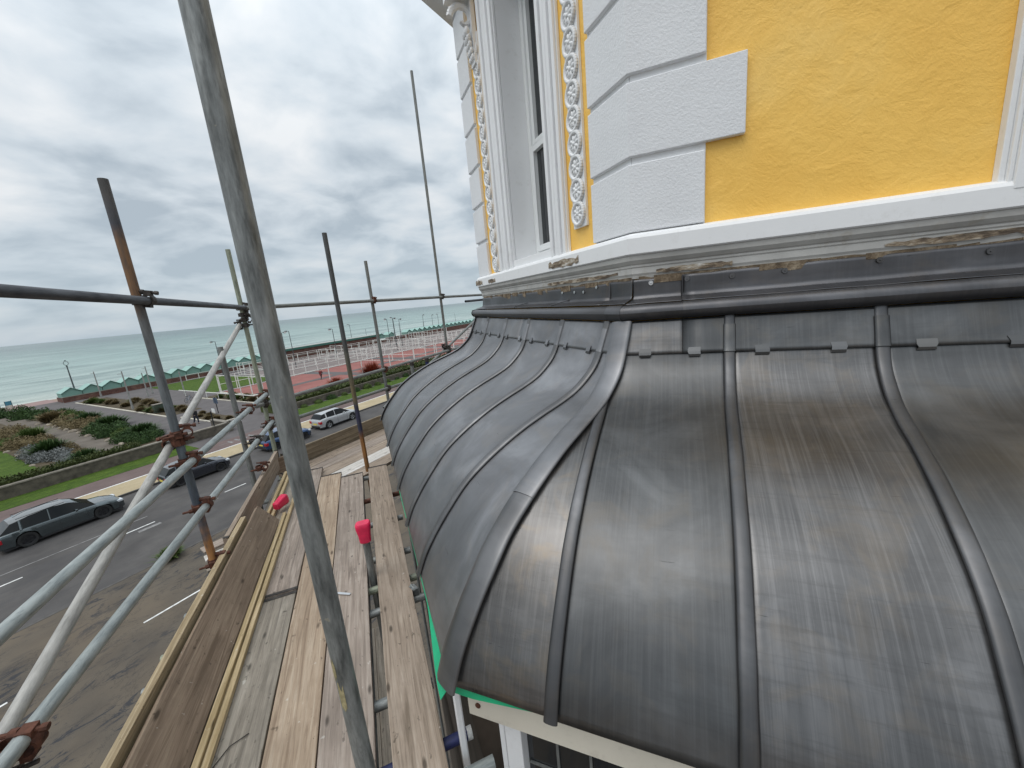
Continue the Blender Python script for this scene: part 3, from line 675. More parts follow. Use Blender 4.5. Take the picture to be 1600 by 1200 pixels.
for (s, t, h, lb) in [(40.5,93.0,7.3,'lamp post showing just left of the yellowish thin standard'),(53.2,90.8,7.5,'left one of the lamp pair beside the big near standard'),(50.4,83.3,7.9,'right one of the lamp pair beside the big near standard'),
    (52.7,72.0,7.6,'lamp post with bright white head left of the rust footed inner standard'),(87.9,111.0,6.9,'single dark lamp post right of the rust footed inner standard'),(70.5,75.0,8.2,'leftmost white headed lamp of the cluster of four'),(74.0,76.5,8.1,'second lamp of the cluster of four'),
    (83.0,86.0,8.1,'third and tallest looking lamp of the cluster of four'),(79.5,80.0,7.6,'last dark headed lamp of the cluster of four'),(111.4,100.0,7.4,'left lamp of the three before the far huts'),(116.7,100.2,7.0,'middle lamp of the three before the far huts'),(121.5,101.3,7.0,'right dark headed lamp of the three before the far huts'),
    (144.0,100.0,6.8,'last lamp before the lead roof hides the seafront'),(146,95,2.9,'short lamp at the far end by the lead roll')]:
    if not lu: lamp0.location = ST(s,t,.12); lamp0.rotation_euler = (0,0,AR+.2); lamp0['label'] = lb; lamp0['group'] = 'court lamp posts'; lu = True; h0 = 7.3
    else: dup(lamp0, ST(s,t,.12), AR+(.2 if len(lb) % 2 else 3.3), lb, 'court lamp posts', (1,1,h/7.3))
for (s, t, h, lb) in [(89,105,5.0,'thin mast beyond the shelter roof'),(105,106,5.2,'thin mast between the lamp cluster and the three far lamps'),(119,107,4.6,'thin mast in front of the far huts, left one'),(136,104,6.4,'tall thin mast above the far huts'),(156,104,4.2,'thin mast above the last far huts')]:
    q = MB(); q.cyl((0,0,0),(0,0,h),.07,.04,6); o = q.build('mast', m_polesteel); at(o,s,t,.2); tag(o, lb, 'mast', 'thin masts on the seafront')
t_ = thing('ornamental_lamp', 'ornamental tram style lamp standard with a ring top behind the first beach hut', 'lamp post', ST(21.2, 102.9, .9), AR)
q = MB(); q.cyl((0,0,0),(0,0,5.2),.13,.08,10); q.cyl((0,0,0),(0,0,1.1),.2,.16,10); q.cyl((0,0,5.0),(0,0,5.3),.14,.1,10); q.build('post', m_polesteel, t_)
q = MB()
for k in range(20):
    a0 = 2*math.pi*k/20; a1 = 2*math.pi*(k+1)/20; q.cyl((.30*math.sin(a0),0,5.68-.38*math.cos(a0)),(.30*math.sin(a1),0,5.68-.38*math.cos(a1)),.035,n=6,caps=False)
q.build('ring', m_polesteel, t_); MB().sphere((0,0,6.12),.12,8).build('finial', m_polesteel, t_)
for (s, t, h, lb) in [(17.3,44.9-.9,2.35,'thin black post in front of the end of the stone wall'),(16.1,36.0,2.45,'thin black post at the road edge of the pavement with a pale cap')]:
    p_ = thing('black_post', lb, 'post', ST(s,t,.13), AR); MB().cyl((0,0,0),(0,0,h),.055,.05,10).build('shaft', m_blackp, p_); MB().cyl((0,0,h),(0,0,h+.07),.085,.05,10).build('cap', m_lampw if s < 17 else m_blackp, p_)
t_ = thing('path_sign', 'blue sign on a post with a white board at its foot beside the edged bed', 'sign', ST(22.4, 55.0, .12), AR)
MB().cyl((0,0,0),(0,0,2.0),.05,.05,8).build('post', m_blackp, t_); MB().box(-.03,.03,-.45,.45,1.2,1.9).build('sign_panel', simple('blue_grey_sign', (.06,.09,.14), .4, 0, .1, 4), t_); MB().box(-.5,-.44,-.35,.35,.1,.65).build('board', m_lampw, t_)
t_ = thing('information_board', 'blue and cream information board on two legs near the beach at the left edge', 'sign', ST(13.9, 106.0, .11), AR)
MB().box(-.35,.35,-.03,.03,.65,1.35).build('panel', simple('sea_blue_panel', (.05,.20,.27), .4, 0, .3, 9), t_)
MB().box(-.33,.33,-.025,.025,.22,.64).build('lower_panel', m_concrete, t_)
for x in (-.36, .36): MB().box(x-.03,x+.03,-.04,.04,0,1.4).build('leg', m_polesteel, t_)
t_ = thing('utility_cabinet', 'dark green utility cabinet with a pale lid at the end of the scruffy bed', 'cabinet', ST(20.4, 66.0, .12), AR)
MB().box(-.55,.55,-.35,.35,0,1.08).build('body', m_gcab, t_, bevel=.02); MB().box(-.6,.6,-.4,.4,1.083,1.15).build('lid', m_coping, t_); MB().box(-.005,.005,-.36,-.352,.05,1.05).build('door_gap', m_blackp, t_)
# bicycle leaning by the white rail
t_ = thing('bicycle', 'parked bicycle leaning against the white rail', 'bicycle', ST(24.9, 69.0, .11), AR+.6)
for x in (-.52, .52):
    q = MB()
    for k in range(20):
        a0 = 2*math.pi*k/20; a1 = 2*math.pi*(k+1)/20; q.cyl((x+.33*math.cos(a0),0,.34+.33*math.sin(a0)),(x+.33*math.cos(a1),0,.34+.33*math.sin(a1)),.022,n=6,caps=False)
    for k in range(8): a0 = math.pi*k/4; q.cyl((x,0,.34),(x+.32*math.cos(a0),0,.34+.32*math.sin(a0)),.006,n=4,caps=False)
    q.build('wheel', m_blackp, t_)
q = MB()
for a, b in (((-.52,0,.34),(-.08,0,.32)),((-.08,0,.32),(-.22,0,.85)),((-.22,0,.85),(.38,0,.83)),((.38,0,.83),(-.08,0,.32)),((-.52,0,.34),(-.22,0,.8)),((.52,0,.34),(.36,0,.95))): q.cyl(a,b,.02,n=6)
q.build('frame', simple('blue_grey_bike', (.10,.16,.22), .4), t_); MB().box(-.32,-.08,-.06,.06,.88,.93).build('saddle', m_blackp, t_); MB().cyl((.34,-.28,.98),(.34,.28,.98),.018,n=6).build('handlebar', m_blackp, t_)
# ------------------------------------------------------------------ people
m_blackcloth = simple('black_clothing', (.012,.012,.015), .9, 0, .3, 8); m_navy = simple('dark_navy_trousers', (.02,.025,.05), .9, 0, .3, 8)
m_maroon = simple('dark_red_clothing', (.14,.025,.025), .9); m_skin = simple('skin', (.42,.26,.19), .6); m_hair = simple('dark_hair', (.02,.014,.01), .7)
def skin_obj(name, pts, edges, radii, mat, parent, sub=2):
    me = bpy.data.meshes.new(name); me.from_pydata(pts, edges, []); me.materials.append(mat)
    o = bpy.data.objects.new(name, me); COL.objects.link(o); o.parent = parent
    o.modifiers.new('skin', 'SKIN').use_smooth_shade = True
    lay = me.skin_vertices[0] if me.skin_vertices else None
    if lay is None:
        bm = bmesh.new(); bm.from_mesh(me); l = bm.verts.layers.skin.verify(); bm.to_mesh(me); bm.free(); lay = me.skin_vertices[0]
    for i, r in enumerate(radii): lay.data[i].radius = (r, r) if not isinstance(r, tuple) else r; lay.data[i].use_root = (i == 0)
    sb = o.modifiers.new('sub', 'SUBSURF'); sb.levels = sub; sb.render_levels = sub; return o
def person(s, t, rz, label, top, legs, z=.12):
    p = thing('person', label, 'person', ST(s,t,z), AR+rz)
    P = [(0,0,.95),(.01,0,1.15),(.03,0,1.38),(.05,0,1.50),(.075,0,1.60),(.08,0,1.70),            # pelvis..head
         (.03,.19,1.40),(-.06,.23,1.14),(.10,.22,.93),(.03,-.19,1.40),(.12,-.23,1.15),(.28,-.20,.98),
         (.0,.10,.90),(.16,.10,.50),(.08,.10,.08),(.22,.10,.04),(.0,-.10,.90),(-.10,-.10,.50),(-.34,-.10,.14),(-.24,-.10,.05)]
    E_ = [(0,1),(1,2),(2,3),(3,4),(4,5),(2,6),(6,7),(7,8),(2,9),(9,10),(10,11),(0,12),(12,13),(13,14),(14,15),(0,16),(16,17),(17,18),(18,19)]
    Rr = [(.15,.12),(.15,.11),(.17,.12),.055,.085,.095,.07,.05,.035,.07,.05,.035,.095,.07,.045,.035,.095,.07,.045,.035]
    b = skin_obj('body', P, E_, Rr, m_skin, p)
    c = skin_obj('coat', [P[0],P[1],P[2],(.035,0,1.46),P[6],P[7],(.08,.22,.97),P[9],P[10],(.25,-.205,1.0),(0,0,.80)], [(0,1),(1,2),(2,3),(2,4),(4,5),(5,6),(2,7),(7,8),(8,9),(0,10)],
        [(.19,.16),(.19,.15),(.20,.15),.10,.10,.075,.055,.10,.075,.055,(.20,.17)], top, b)
    skin_obj('trousers', [(0,0,.92),P[12],P[13],(.10,.10,.10),P[16],P[17],(-.31,-.10,.16)], [(0,1),(1,2),(2,3),(0,4),(4,5),(5,6)], [(.15,.12),.11,.085,.07,.11,.085,.07], legs, b)
    for f, a in (((.10,.10,.03),0),((-.28,-.10,.06),.5)): q = MB(); q.sphere(f,.09,8,sc=(1.6,.6,.5)); q.build('shoe', m_blackp, b, smooth=True)
    h = MB(); h.sphere((.06,0,1.70),.115,10,sc=(1,.9,1.0)); h.build('hair', m_hair, b, smooth=True)
    f = MB(); f.sphere((.105,0,1.665),.085,8,sc=(.85,.8,1.1)); f.cyl((.17,0,1.67),(.195,0,1.65),.016,.01,6); f.sphere((.165,.03,1.69),.012,6); f.sphere((.165,-.03,1.69),.012,6); f.build('face', m_skin, b, smooth=True)
    return p
person(18.9, 51.9, -1.35, 'walking person in black jacket and dark trousers on the wide path', m_blackcloth, m_navy)
person(40.5, 60.5, .4, 'small distant person in dark red clothes standing on the red court', m_maroon, m_blackcloth)
# ================================================================== CARS (local: x forward, y left, z up)
def car_paint(name, c, metal=.85, rough=.25):
    M = Mat(name, c, rough, metal, .5); M.b.inputs['Coat Weight'].default_value = 1.0; M.b.inputs['Coat Roughness'].default_value = .05
    M.bump(M.noise(1.2, 2), .02, .02); return M.m
m_tyre = simple('tyre_rubber', (.018,.018,.018), .85, 0, .15, 20); m_rimd = simple('dark_alloy', (.05,.05,.055), .35, .8, .1); m_rims = simple('silver_alloy', (.50,.51,.52), .3, .8, .1)
m_cglass = mk_glass('car_glass', (.006,.008,.009), .06); m_cglass.node_tree.nodes['Principled BSDF'].inputs['Specular IOR Level'].default_value = .25; m_tail = mk_plastic('red_tail_light', (.38,.012,.02), .2); m_headl = simple('clear_headlight', (.62,.65,.68), .12, .3, .1)
m_plate = simple('yellow_number_plate', (.70,.56,.09), .5, 0, .03); m_plastic = simple('black_car_plastic', (.02,.02,.022), .6, 0, .1)
def ip(x, T):
    for (a, b), (c, d) in zip(T, T[1:]):
        if x <= c: return b+(d-b)*max(0, (x-a))/(c-a)
    return T[-1][1]
def make_car(name, label, paint, L_, W, wb, wr, belt, roof, rimm, sill=.24, ox=0):
    t = thing(name, label, 'car'); hw = W/2; xf = wb/2+ox; xr = -wb/2+ox; n = 64
    plan = [(-L_/2, .80), (-L_/2+.12, .90), (-L_/2+.5, .985), (-L_/2+1.0, 1), (L_/2-1.1, 1), (L_/2-.45, .955), (L_/2-.12, .85), (L_/2, .72)]
    def low(x):
        z = sill
        for c in (xf, xr):
            d = abs(x-c); rad = wr+.055
            if d < rad: z = max(z, wr+math.sqrt(rad*rad-d*d)*.98)
        return min(z, ip(x, belt)-.18)
    xs = [-L_/2+L_*i/n for i in range(n+1)]
    def sec(x, side):
        w_ = hw*ip(x, plan); zb = low(x); B = ip(x, belt); e_ = 1-abs(x)/(L_/2); cb = .03 if e_ > .05 else .0
        arch = .018 if min(abs(x-xf), abs(x-xr)) < wr+.12 else 0
        mid = zb+(B-zb)*.45
        return [(side*(w_-.05), zb), (side*(w_-.005+arch), zb+.04), (side*(w_+arch*.6-.012), max(mid, zb+.06)), (side*(w_-.0), max(B-.14, zb+.08)), (side*(w_-.035), B-.035), (side*(w_-.10), B), (side*(w_*.55), B+cb), (0, B+cb*1.6)]
    mb = MB()
    def bodypt(a, b):
        i = min(n, max(0, round(a*n))); s1 = sec(xs[i], 1); s2 = sec(xs[i], -1)[::-1][1:]; q = (s1+s2)[round(b*14)]
        return (xs[i], q[0], q[1])
    mb.grid(bodypt, n, 14)
    for xe in (0, 1):
        pts = [Vector(bodypt(xe, k/14)) for k in range(15)]; mb.poly(pts)
    # roof skin
    rx = [x for x, z in roof]; c0, c1 = rx[0], rx[-1]; m_ = 22
    def roofz(x): return ip(x, roof)
    R0 = roof[1][0]; R1 = roof[-2][0]
    def rp(a, b):
        x = R0+(R1-R0)*a; z = roofz(x); w_ = hw*.68*(1-.10*abs(2*a-1)**3); y = w_*(2*b-1); return (x, y, z-.035*(2*b-1)**2)
    mb.grid(rp, m_, 8); mb.grid(lambda a, b: (rp(a,b)[0], rp(a,b)[1], rp(a,b)[2]-.02), m_, 8)
    body = mb.build('body', paint, t, smooth=True, angle=38)
    # glasshouse
    gm = MB()
    def gp(a, b):
        x = c0+(c1-c0)*a; zt = roofz(x)-.012; B = ip(x, belt)-.03; wb_ = hw*ip(x, plan)-.09
        xr_ = min(max(x, R0), R1); wt = hw*.68*(1-.10*abs(2*((xr_-R0)/(R1-R0))-1)**3); f = 0 if zt <= B+.02 else 1
        wt = wt if f else wb_; zt = max(zt, B+.01)
        k = (zt-B)/max(.05, max(z for _, z in roof)-B); wt = wb_+(wt-wb_)*min(1, k)
        P = [(wb_, B), (wt+(wb_-wt)*.35, B+(zt-B)*.62), (wt, zt-.035*min(1,k)), (0, zt), (-wt, zt-.035*min(1,k)), (-(wt+(wb_-wt)*.35), B+(zt-B)*.62), (-wb_, B)]
        q = P[round(b*6)]; return (x, q[0], q[1])
    gm.grid(gp, 40, 6); gm.build('windows', m_cglass, t, smooth=True, angle=35)
    # pillars, sills, trims
    pm = MB()
    for x in ((R0+R1)/2+.12, R0+.28):
        for sd in (1, -1):
            a = Vector(gp((x-c0)/(c1-c0), 0)); b = Vector(gp((x+.05-c0)/(c1-c0), 2/6)); a.y *= sd; b.y *= sd
            pm.cyl(a+Vector((0,sd*.01,0)), b+Vector((0,sd*.008,0)), .035 if x > R0+.3 else .07, .03 if x > R0+.3 else .06, 6)
    pm.build('pillar', m_plastic if len(label) % 2 else paint, body)
    tr = MB()
    for sd in (1, -1): tr.box(xr+wr+.08, xf-wr-.08, sd*(hw-.045)-.03, sd*(hw-.045)+.03, sill-.04, sill+.035)
    tr.build('sill', m_plastic, t)
    ul = MB(); ul.box(-L_/2+.15, L_/2-.15, -hw+.10, hw-.10, .14, .45); ul.build('underbody', m_plastic, t)
    for (x, sd) in ((xf,1),(xf,-1),(xr,1),(xr,-1)):
        y = sd*(hw-.125)
        q = MB(); N_ = 28
        prof = [(wr*.66, -.10),(wr*.93, -.115),(wr, -.085),(wr, .085),(wr*.93,.115),(wr*.66,.10)]
        i0 = len(q.v)
        for k in range(N_):
            a = 2*math.pi*k/N_
            for r_, yy in prof: q.v.append(Vector((r_*math.cos(a), yy, r_*math.sin(a))))
        for k in range(N_):
            j = (k+1) % N_
            for p in range(5): q.f.append((k*6+p, j*6+p, j*6+p+1, k*6+p+1)); q.mi.append(0)
        w_ = q.build('wheel', m_tyre, t, smooth=True, angle=40); w_.location = (x, y, wr)
        rm = MB(); rm.cyl((0,-sd*.06,0),(0,sd*.02,0), wr*.66, n=24)
        rm2 = rm.build('brake_disc', m_plastic, w_)
        rm = MB()
        for k in range(10):
            a = 2*math.pi*(k//2)/5+(.13 if k % 2 else -.13); M_ = Matrix.Rotation(a, 4, 'Y'); rm.box(.02, wr*.66, sd*.045-.012, sd*.045+.012, -.018, .018, M=M_)
        for k in range(24):
            a = 2*math.pi*k/24; b = 2*math.pi*(k+1)/24; rm.cyl((wr*.665*math.cos(a), sd*.07, wr*.665*math.sin(a)), (wr*.665*math.cos(b), sd*.07, wr*.665*math.sin(b)), .016, n=5, caps=False)
        rm.cyl((0,sd*.02,0),(0,sd*.065,0),.05,n=10); rm.build('rim', rimm, w_)
    zb = ip(-L_/2+.05, belt)
    for sd in (1, -1):
        q = MB(); q.box(-L_/2-.02, -L_/2+.20, min(sd*hw*.55, sd*hw*.935), max(sd*hw*.55, sd*hw*.935), zb-.30, zb-.06); q.build('tail_light', m_tail, t, bevel=.03)
        zh = ip(L_/2-.3, belt); q = MB(); q.box(L_/2-.38, L_/2-.04, min(sd*hw*.48, sd*hw*.90), max(sd*hw*.48, sd*hw*.90), zh-.19, zh-.05); q.build('headlight', m_headl, t, bevel=.03)
        q = MB(); mx_ = R1-.15 if R1 < c1-.3 else c1-.9; q.box(mx_, mx_+.12, min(sd*(hw-.06), sd*(hw+.16)), max(sd*(hw-.06), sd*(hw+.16)), ip(mx_, belt)+.01, ip(mx_, belt)+.14); q.build('door_mirror', paint, t, bevel=.03)
        q = MB()
        for hx in (xf-.95, xf-1.95): q.box(hx-.14, hx+.02, sd*(hw-.005)-.015, sd*(hw-.005)+.015, ip(hx, belt)-.17, ip(hx, belt)-.14)
        q.build('door_handle', paint, t)
        q = MB()
        for hx in (xf-.62, xf-1.68): q.box(hx-.004, hx+.004, sd*(hw-.012)-.012, sd*(hw-.012)+.012, sill+.06, ip(hx, belt)-.05)
        q.build('door_gap', m_plastic, t)
    MB().box(-L_/2-.02, -L_/2+.05, -.26, .26, .52, .64).build('number_plate', m_plate, t)
    q = MB(); q.box(-L_/2-.01, -L_/2+.25, -hw*.72, hw*.72, .22, .42); q.box(L_/2-.16, L_/2+.005, -hw*.62, hw*.62, .24, .50); q.build('bumper_trim', m_plastic, t, bevel=.03)
    return t
def put_car(c, s, t): c.location = ST(s, t, 0.004); c.rotation_euler = (0, 0, AR); c['group'] = 'cars parked along the far kerb'
c = make_car('parked_car', 'large dark grey estate car at the far kerb by the left edge of the photo', car_paint('dark_grey_paint', (.085,.105,.112)), 4.95, 1.93, 2.93, .385,
    [(-2.48,.80),(-2.35,.98),(-1.9,1.02),(0,.99),(.9,.97),(1.25,.96),(1.8,.90),(2.3,.76),(2.48,.60)], [(-2.30,1.02),(-1.85,1.44),(-1.2,1.57),(-.3,1.62),(.25,1.58),(.55,1.47),(1.32,.96)], m_rimd)
q = MB()
for sd in (1,-1): q.cyl((-1.6,sd*.60,1.56),(.2,sd*.58,1.62),.018,n=6)
q.build('roof_rail', m_plastic, c); put_car(c, 4.72, 33.35)
c = make_car('parked_car', 'small black hatchback with red tail light behind the rusty footed standard', car_paint('black_blue_paint', (.045,.05,.065)), 3.95, 1.72, 2.46, .31,
    [(-1.97,.78),(-1.85,.96),(-1.4,1.0),(0,.95),(.7,.93),(1.0,.92),(1.5,.84),(1.85,.70),(1.97,.55)], [(-1.92,.98),(-1.60,1.36),(-1.0,1.47),(-.2,1.49),(.25,1.42),(.42,1.34),(1.08,.92)], m_rimd)
put_car(c, 11.45, 33.75)
c = make_car('parked_car', 'blue hatchback half hidden behind the thin olive standard', car_paint('mid_blue_paint', (.05,.10,.22)), 4.05, 1.75, 2.5, .31,
    [(-2.02,.78),(-1.9,.96),(-1.4,1.0),(0,.96),(.7,.94),(1.0,.92),(1.5,.86),(1.9,.72),(2.02,.55)], [(-1.97,.98),(-1.62,1.38),(-1.0,1.50),(-.2,1.52),(.25,1.45),(.42,1.37),(1.1,.92)], m_rimd)
put_car(c, 18.15, 33.8)
c = make_car('parked_car', 'silver crossover car with a yellow rear plate, farthest along the kerb', car_paint('silver_paint', (.47,.48,.49), .6, .3), 4.38, 1.81, 2.65, .355,
    [(-2.19,.82),(-2.05,1.02),(-1.6,1.07),(0,1.01),(.8,1.0),(1.1,.98),(1.7,.90),(2.05,.76),(2.19,.58)], [(-2.10,1.05),(-1.75,1.44),(-1.1,1.57),(-.3,1.60),(.25,1.54),(.48,1.44),(1.2,.98)], m_rims)
put_car(c, 23.65, 34.4)
# ================================================================== HOUSE
C1 = Vector((.656, 1.995, 0)); aA = Vector((.9222, -.3867, 0)); nA = Vector((-.3867, -.9222, 0)); nB = -NW
C2 = C1+V*2.46; nC = -MM*-1; nC = Vector((math.sin(R(-59.8)), math.cos(R(-59.8)), 0)); C3 = C2+D*2.46
tAB = math.tan(R(23.4)); tBC = math.tan(R(25.3))
FACES = {'A': (C1, aA, nA, 0, 4.2, -tAB, 0), 'B': (C1, V, nB, 0, 2.46, -tAB, tBC), 'C': (C2, D, nC, 0, 2.46, -tBC, 0)}
def FP(f, k, d, z):
    O, a, n = FACES[f][:3]; p = O+a*k+n*d; return Vector((p.x, p.y, HC+z))
def kmin(f, d): return FACES[f][3]+FACES[f][5]*d
def kmax(f, d): return FACES[f][4]+FACES[f][6]*d
house = thing('yellow_house', 'yellow and white stucco house corner with a swept lead bay roof, windows and mouldings', 'house', (C1.x, C1.y, 0))
IH = Matrix.Translation((-C1.x, -C1.y, 0))
def HB(mb, name, mats, parent=None, **k): return mb.build(name, mats, parent or house, T=IH, **k)
def fbox(mb, f, k0, k1, d0, d1, z0, z1, mi=0):
    P = [FP(f,k,d,z) for z in (z0,z1) for k, d in ((k0,d0),(k1,d0),(k1,d1),(k0,d1))]; i = len(mb.v); mb.v += P
    for q in ((0,3,2,1),(4,5,6,7),(0,1,5,4),(1,2,6,5),(2,3,7,6),(3,0,4,7)): mb.f.append(tuple(i+e for e in q)); mb.mi.append(mi)
    return mb
def band(mb, prof, f, k0=None, k1=None, closed=True, mi=0, n=1):
    """sweep a profile of (d, z) along a wall face; mitred at the corners when k0/k1 are None"""
    P = []
    for j in range(n+1):
        row = []
        for d, z in prof:
            a = kmin(f, d) if k0 is None else k0; b = kmax(f, d) if k1 is None else k1
            row.append(FP(f, a+(b-a)*j/n, d, z))
        P.append(row)
    m_ = len(prof); i = len(mb.v)
    for row in P: mb.v += row
    for j in range(n):
        for q in range(m_ if closed else m_-1):
            r = (q+1) % m_; mb.f.append((i+j*m_+q, i+(j+1)*m_+q, i+(j+1)*m_+r, i+j*m_+r)); mb.mi.append(mi)
    if closed and k0 is not None: mb.f.append(tuple(i+q for q in range(m_))); mb.mi.append(mi)
    if closed and k1 is not None: mb.f.append(tuple(i+n*m_+q for q in range(m_))[::-1]); mb.mi.append(mi)
ZT = 3.0                                               # wall goes up to here (above the eye)
LW0, LW1 = .80, 1.50                                    # window opening on face B
mb = MB()                                               # upper wall, yellow
fbox(mb, 'A', 0, 4.2, -.25, 0, -.3, ZT); fbox(mb, 'B', 0, LW0-.03, -.25, 0, -.3, ZT); fbox(mb, 'B', LW1+.03, 2.46, -.25, 0, -.3, ZT); fbox(mb, 'B', LW0-.03, LW1+.03, -.25, 0, 2.35, ZT); fbox(mb, 'B', LW0-.03, LW1+.03, -.25, 0, -.3, .27); fbox(mb, 'C', 0, 2.46, -.25, 0, -.3, ZT)
HB(mb, 'wall', m_yellow)
bb = MB()                                               # body of the house behind
fbox(bb, 'A', .3, 4.2, -5, -.26, -HC, ZT-.1); fbox(bb, 'C', .1, 2.46, -2.6, -.26, -HC, ZT-.1); HB(bb, 'main_block', m_cream)
# quoins: every third-of-a-metre course, wraps corner C1 (A/B) and C2 (B/C)
def quoin(fL, kL, fR, kR, z0, z1, ln=None):
    q = MB(); pj = .030
    O1, a1, n1_ = FACES[fL][:3]
    if fR == 'A':  # corner C1: B side from k=0..kL and A side 0..kR
        cor = [FP('B', kL, 0.0005, z0), FP('B', kL, pj, z0), FP('B', kmin('B', pj), pj, z0), FP('A', kR, pj, z0), FP('A', kR, 0.0005, z0), FP('A', 0, 0.0005, z0)]
    else:          # corner C2
        cor = [FP('B', kL, 0.0005, z0), FP('B', kL, pj, z0), FP('B', kmax('B', pj), pj, z0), FP('C', kR, pj, z0), FP('C', kR, 0.0005, z0), FP('B', 2.46, 0.0005, z0)]
    i = len(q.v); q.v += cor+[p+Vector((0,0,z1-z0)) for p in cor]; n = 6
    for k in range(n): j = (k+1) % n; q.f.append((i+k, i+j, i+n+j, i+n+k)); q.mi.append(0)
    q.f.append(tuple(i+k for k in range(n))[::-1]); q.mi.append(0); q.f.append(tuple(i+n+k for k in range(n))); q.mi.append(0)
    return HB(q, 'quoin', m_white, bevel=.004)
for prs in ((('A', 0, .300, .010), ('B', -.003, .300, .0102)), (('B', 2.16, 2.463, .010), ('C', -.004, .30, .0102))):
    base = MB()
    for f_, a_, b_, d_ in prs: band(base, [(.0004,.20),(d_,.20),(d_,ZT),(.0004,ZT)], f_, a_ if a_ < .01 else a_-.008, b_ if b_ > .4 else b_+.0075)
    HB(base, 'quoin_backing', m_trim)
z = .247
for k in range(8):
    z1_ = z+.302 if k else z+.302
    quoin('B', .308, 'A', .455 if k % 2 == 1 else .305, z+.006 if k == 0 else z, z1_); quoin('B', 2.15, 'C', .455 if k % 2 else .305, z, z1_)
    z += .334
# right-hand pilaster on face A
pl = MB(); fbox(pl, 'A', 1.245, 1.262, .0005, .035, .21, ZT); fbox(pl, 'A', 1.262, 1.275, .0005, .050, .21, ZT); fbox(pl, 'A', 1.275, 1.335, .0005, .062, .21, ZT)
for q in range(3): fbox(pl, 'A', 1.345+q*.055, 1.39+q*.055, .0005, .075, .21, ZT)
fbox(pl, 'A', 1.335, 1.52, .0005, .058, .21, ZT); HB(pl, 'window_architrave', m_trim, bevel=.003)
# fluted architraves of the window on face B
for a0, a1, nm in ((.595, .80, 0), (1.50, 1.80, 1)):
    q = MB(); fbox(q, 'B', a0, a1, .0005, .022, .205, 2.45); wd = a1-a0; nf = 4
    for j in range(nf): fbox(q, 'B', a0+wd*(j+.12)/nf, a0+wd*(j+.80)/nf, .022, .040+.008*(j % 2), .205, 2.45)
    HB(q, 'window_architrave', m_trim, bevel=.004)
q = MB(); fbox(q, 'B', .595, 1.80, .0005, .045, 2.452, 2.62); HB(q, 'lintel', m_trim, bevel=.004)
q = MB(); fbox(q, 'B', .78, 1.52, .0006, .018, .205, .300); HB(q, 'window_sill', m_trim, bevel=.003)
# reveals + sash window
rv = MB(); fbox(rv, 'B', LW0-.029, LW0, -.27, -.001, .275, 2.345); fbox(rv, 'B', LW1, LW1+.029, -.27, -.001, .275, 2.345); fbox(rv, 'B', LW0, LW1, -.27, -.001, 2.32, 2.349); fbox(rv, 'B', LW0, LW1, -.27, .0, .271, .30); HB(rv, 'window_reveal', m_trim)
fr = MB(); dz = -.19
def ring(mb, k0, k1, z0, z1, t, d0, d1): fbox(mb,'B',k0,k0+t,d0,d1,z0,z1); fbox(mb,'B',k1-t,k1,d0,d1,z0,z1); fbox(mb,'B',k0+t,k1-t,d0,d1,z0,z0+t); fbox(mb,'B',k0+t,k1-t,d0,d1,z1-t,z1)
ring(fr, LW0+.001, LW1-.001, .301, 2.319, .055, dz-.05, dz)
WF = HB(fr, 'window_frame', m_upvc, bevel=.003)
s_ = MB(); ring(s_, LW0+.057, LW1-.057, .357, 1.14, .045, dz-.045, dz+.012); ring(s_, LW0+.057, LW1-.057, 1.142, 2.26, .045, dz-.065, dz-.012); HB(s_, 'sash', m_upvc, WF, bevel=.003)
gl = MB(); fbox(gl, 'B', LW0+.103, LW1-.103, dz-.03, dz-.02, .403, 1.094); fbox(gl, 'B', LW0+.103, LW1-.103, dz-.05, dz-.04, 1.188, 2.214); HB(gl, 'pane', m_glass, WF)
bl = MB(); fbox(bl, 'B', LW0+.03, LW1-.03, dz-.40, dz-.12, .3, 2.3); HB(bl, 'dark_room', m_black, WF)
# rosette mouldings
def rosette_mesh():
    mb = MB(); n = 28
    for k in range(n):
        a = 2*math.pi*k/n; b = 2*math.pi*(k+1)/n; rr_ = .0585
        mb.cyl((rr_*math.cos(a), .006, rr_*math.sin(a)), (rr_*math.cos(b), .006, rr_*math.sin(b)), .0115, n=8, caps=False)
    mb.cyl((0,-.006,0),(0,.003,0),.060,n=24)
    for k in range(8):
        a = 2*math.pi*k/8+.2; M_ = Matrix.Rotation(a, 4, 'Y') @ Matrix.Translation((.026,.005,0))
        i = len(mb.v); mb.sphere((0,0,0), .02, 8, sc=(1.05,.55,.52)); mb.v[i:] = [M_ @ p for p in mb.v[i:]]
    mb.sphere((0,.009,0), .0125, 8); o = mb.build('rosette', m_trim, smooth=True, angle=60); me = o.data; bpy.data.objects.remove(o); return me
RM = rosette_mesh()
def rosettes(kc, z0, n, pitch):
    q = MB(); fbox(q, 'B', kc-.070, kc+.070, .0005, .017, z0-.075, z0+pitch*n); st = HB(q, 'rosette_moulding', m_trim, bevel=.002)
    for k in range(n):
        o = bpy.data.objects.new('rosette', RM); COL.objects.link(o); o.parent = st
        p = FP('B', kc, .019, z0+k*pitch); o.location = IH @ p; o.rotation_euler = (0, 0, math.atan2(nB.y, nB.x)-math.pi/2)
rosettes(.455, .440, 14, .122); rosettes(1.955, .33, 15, .122)
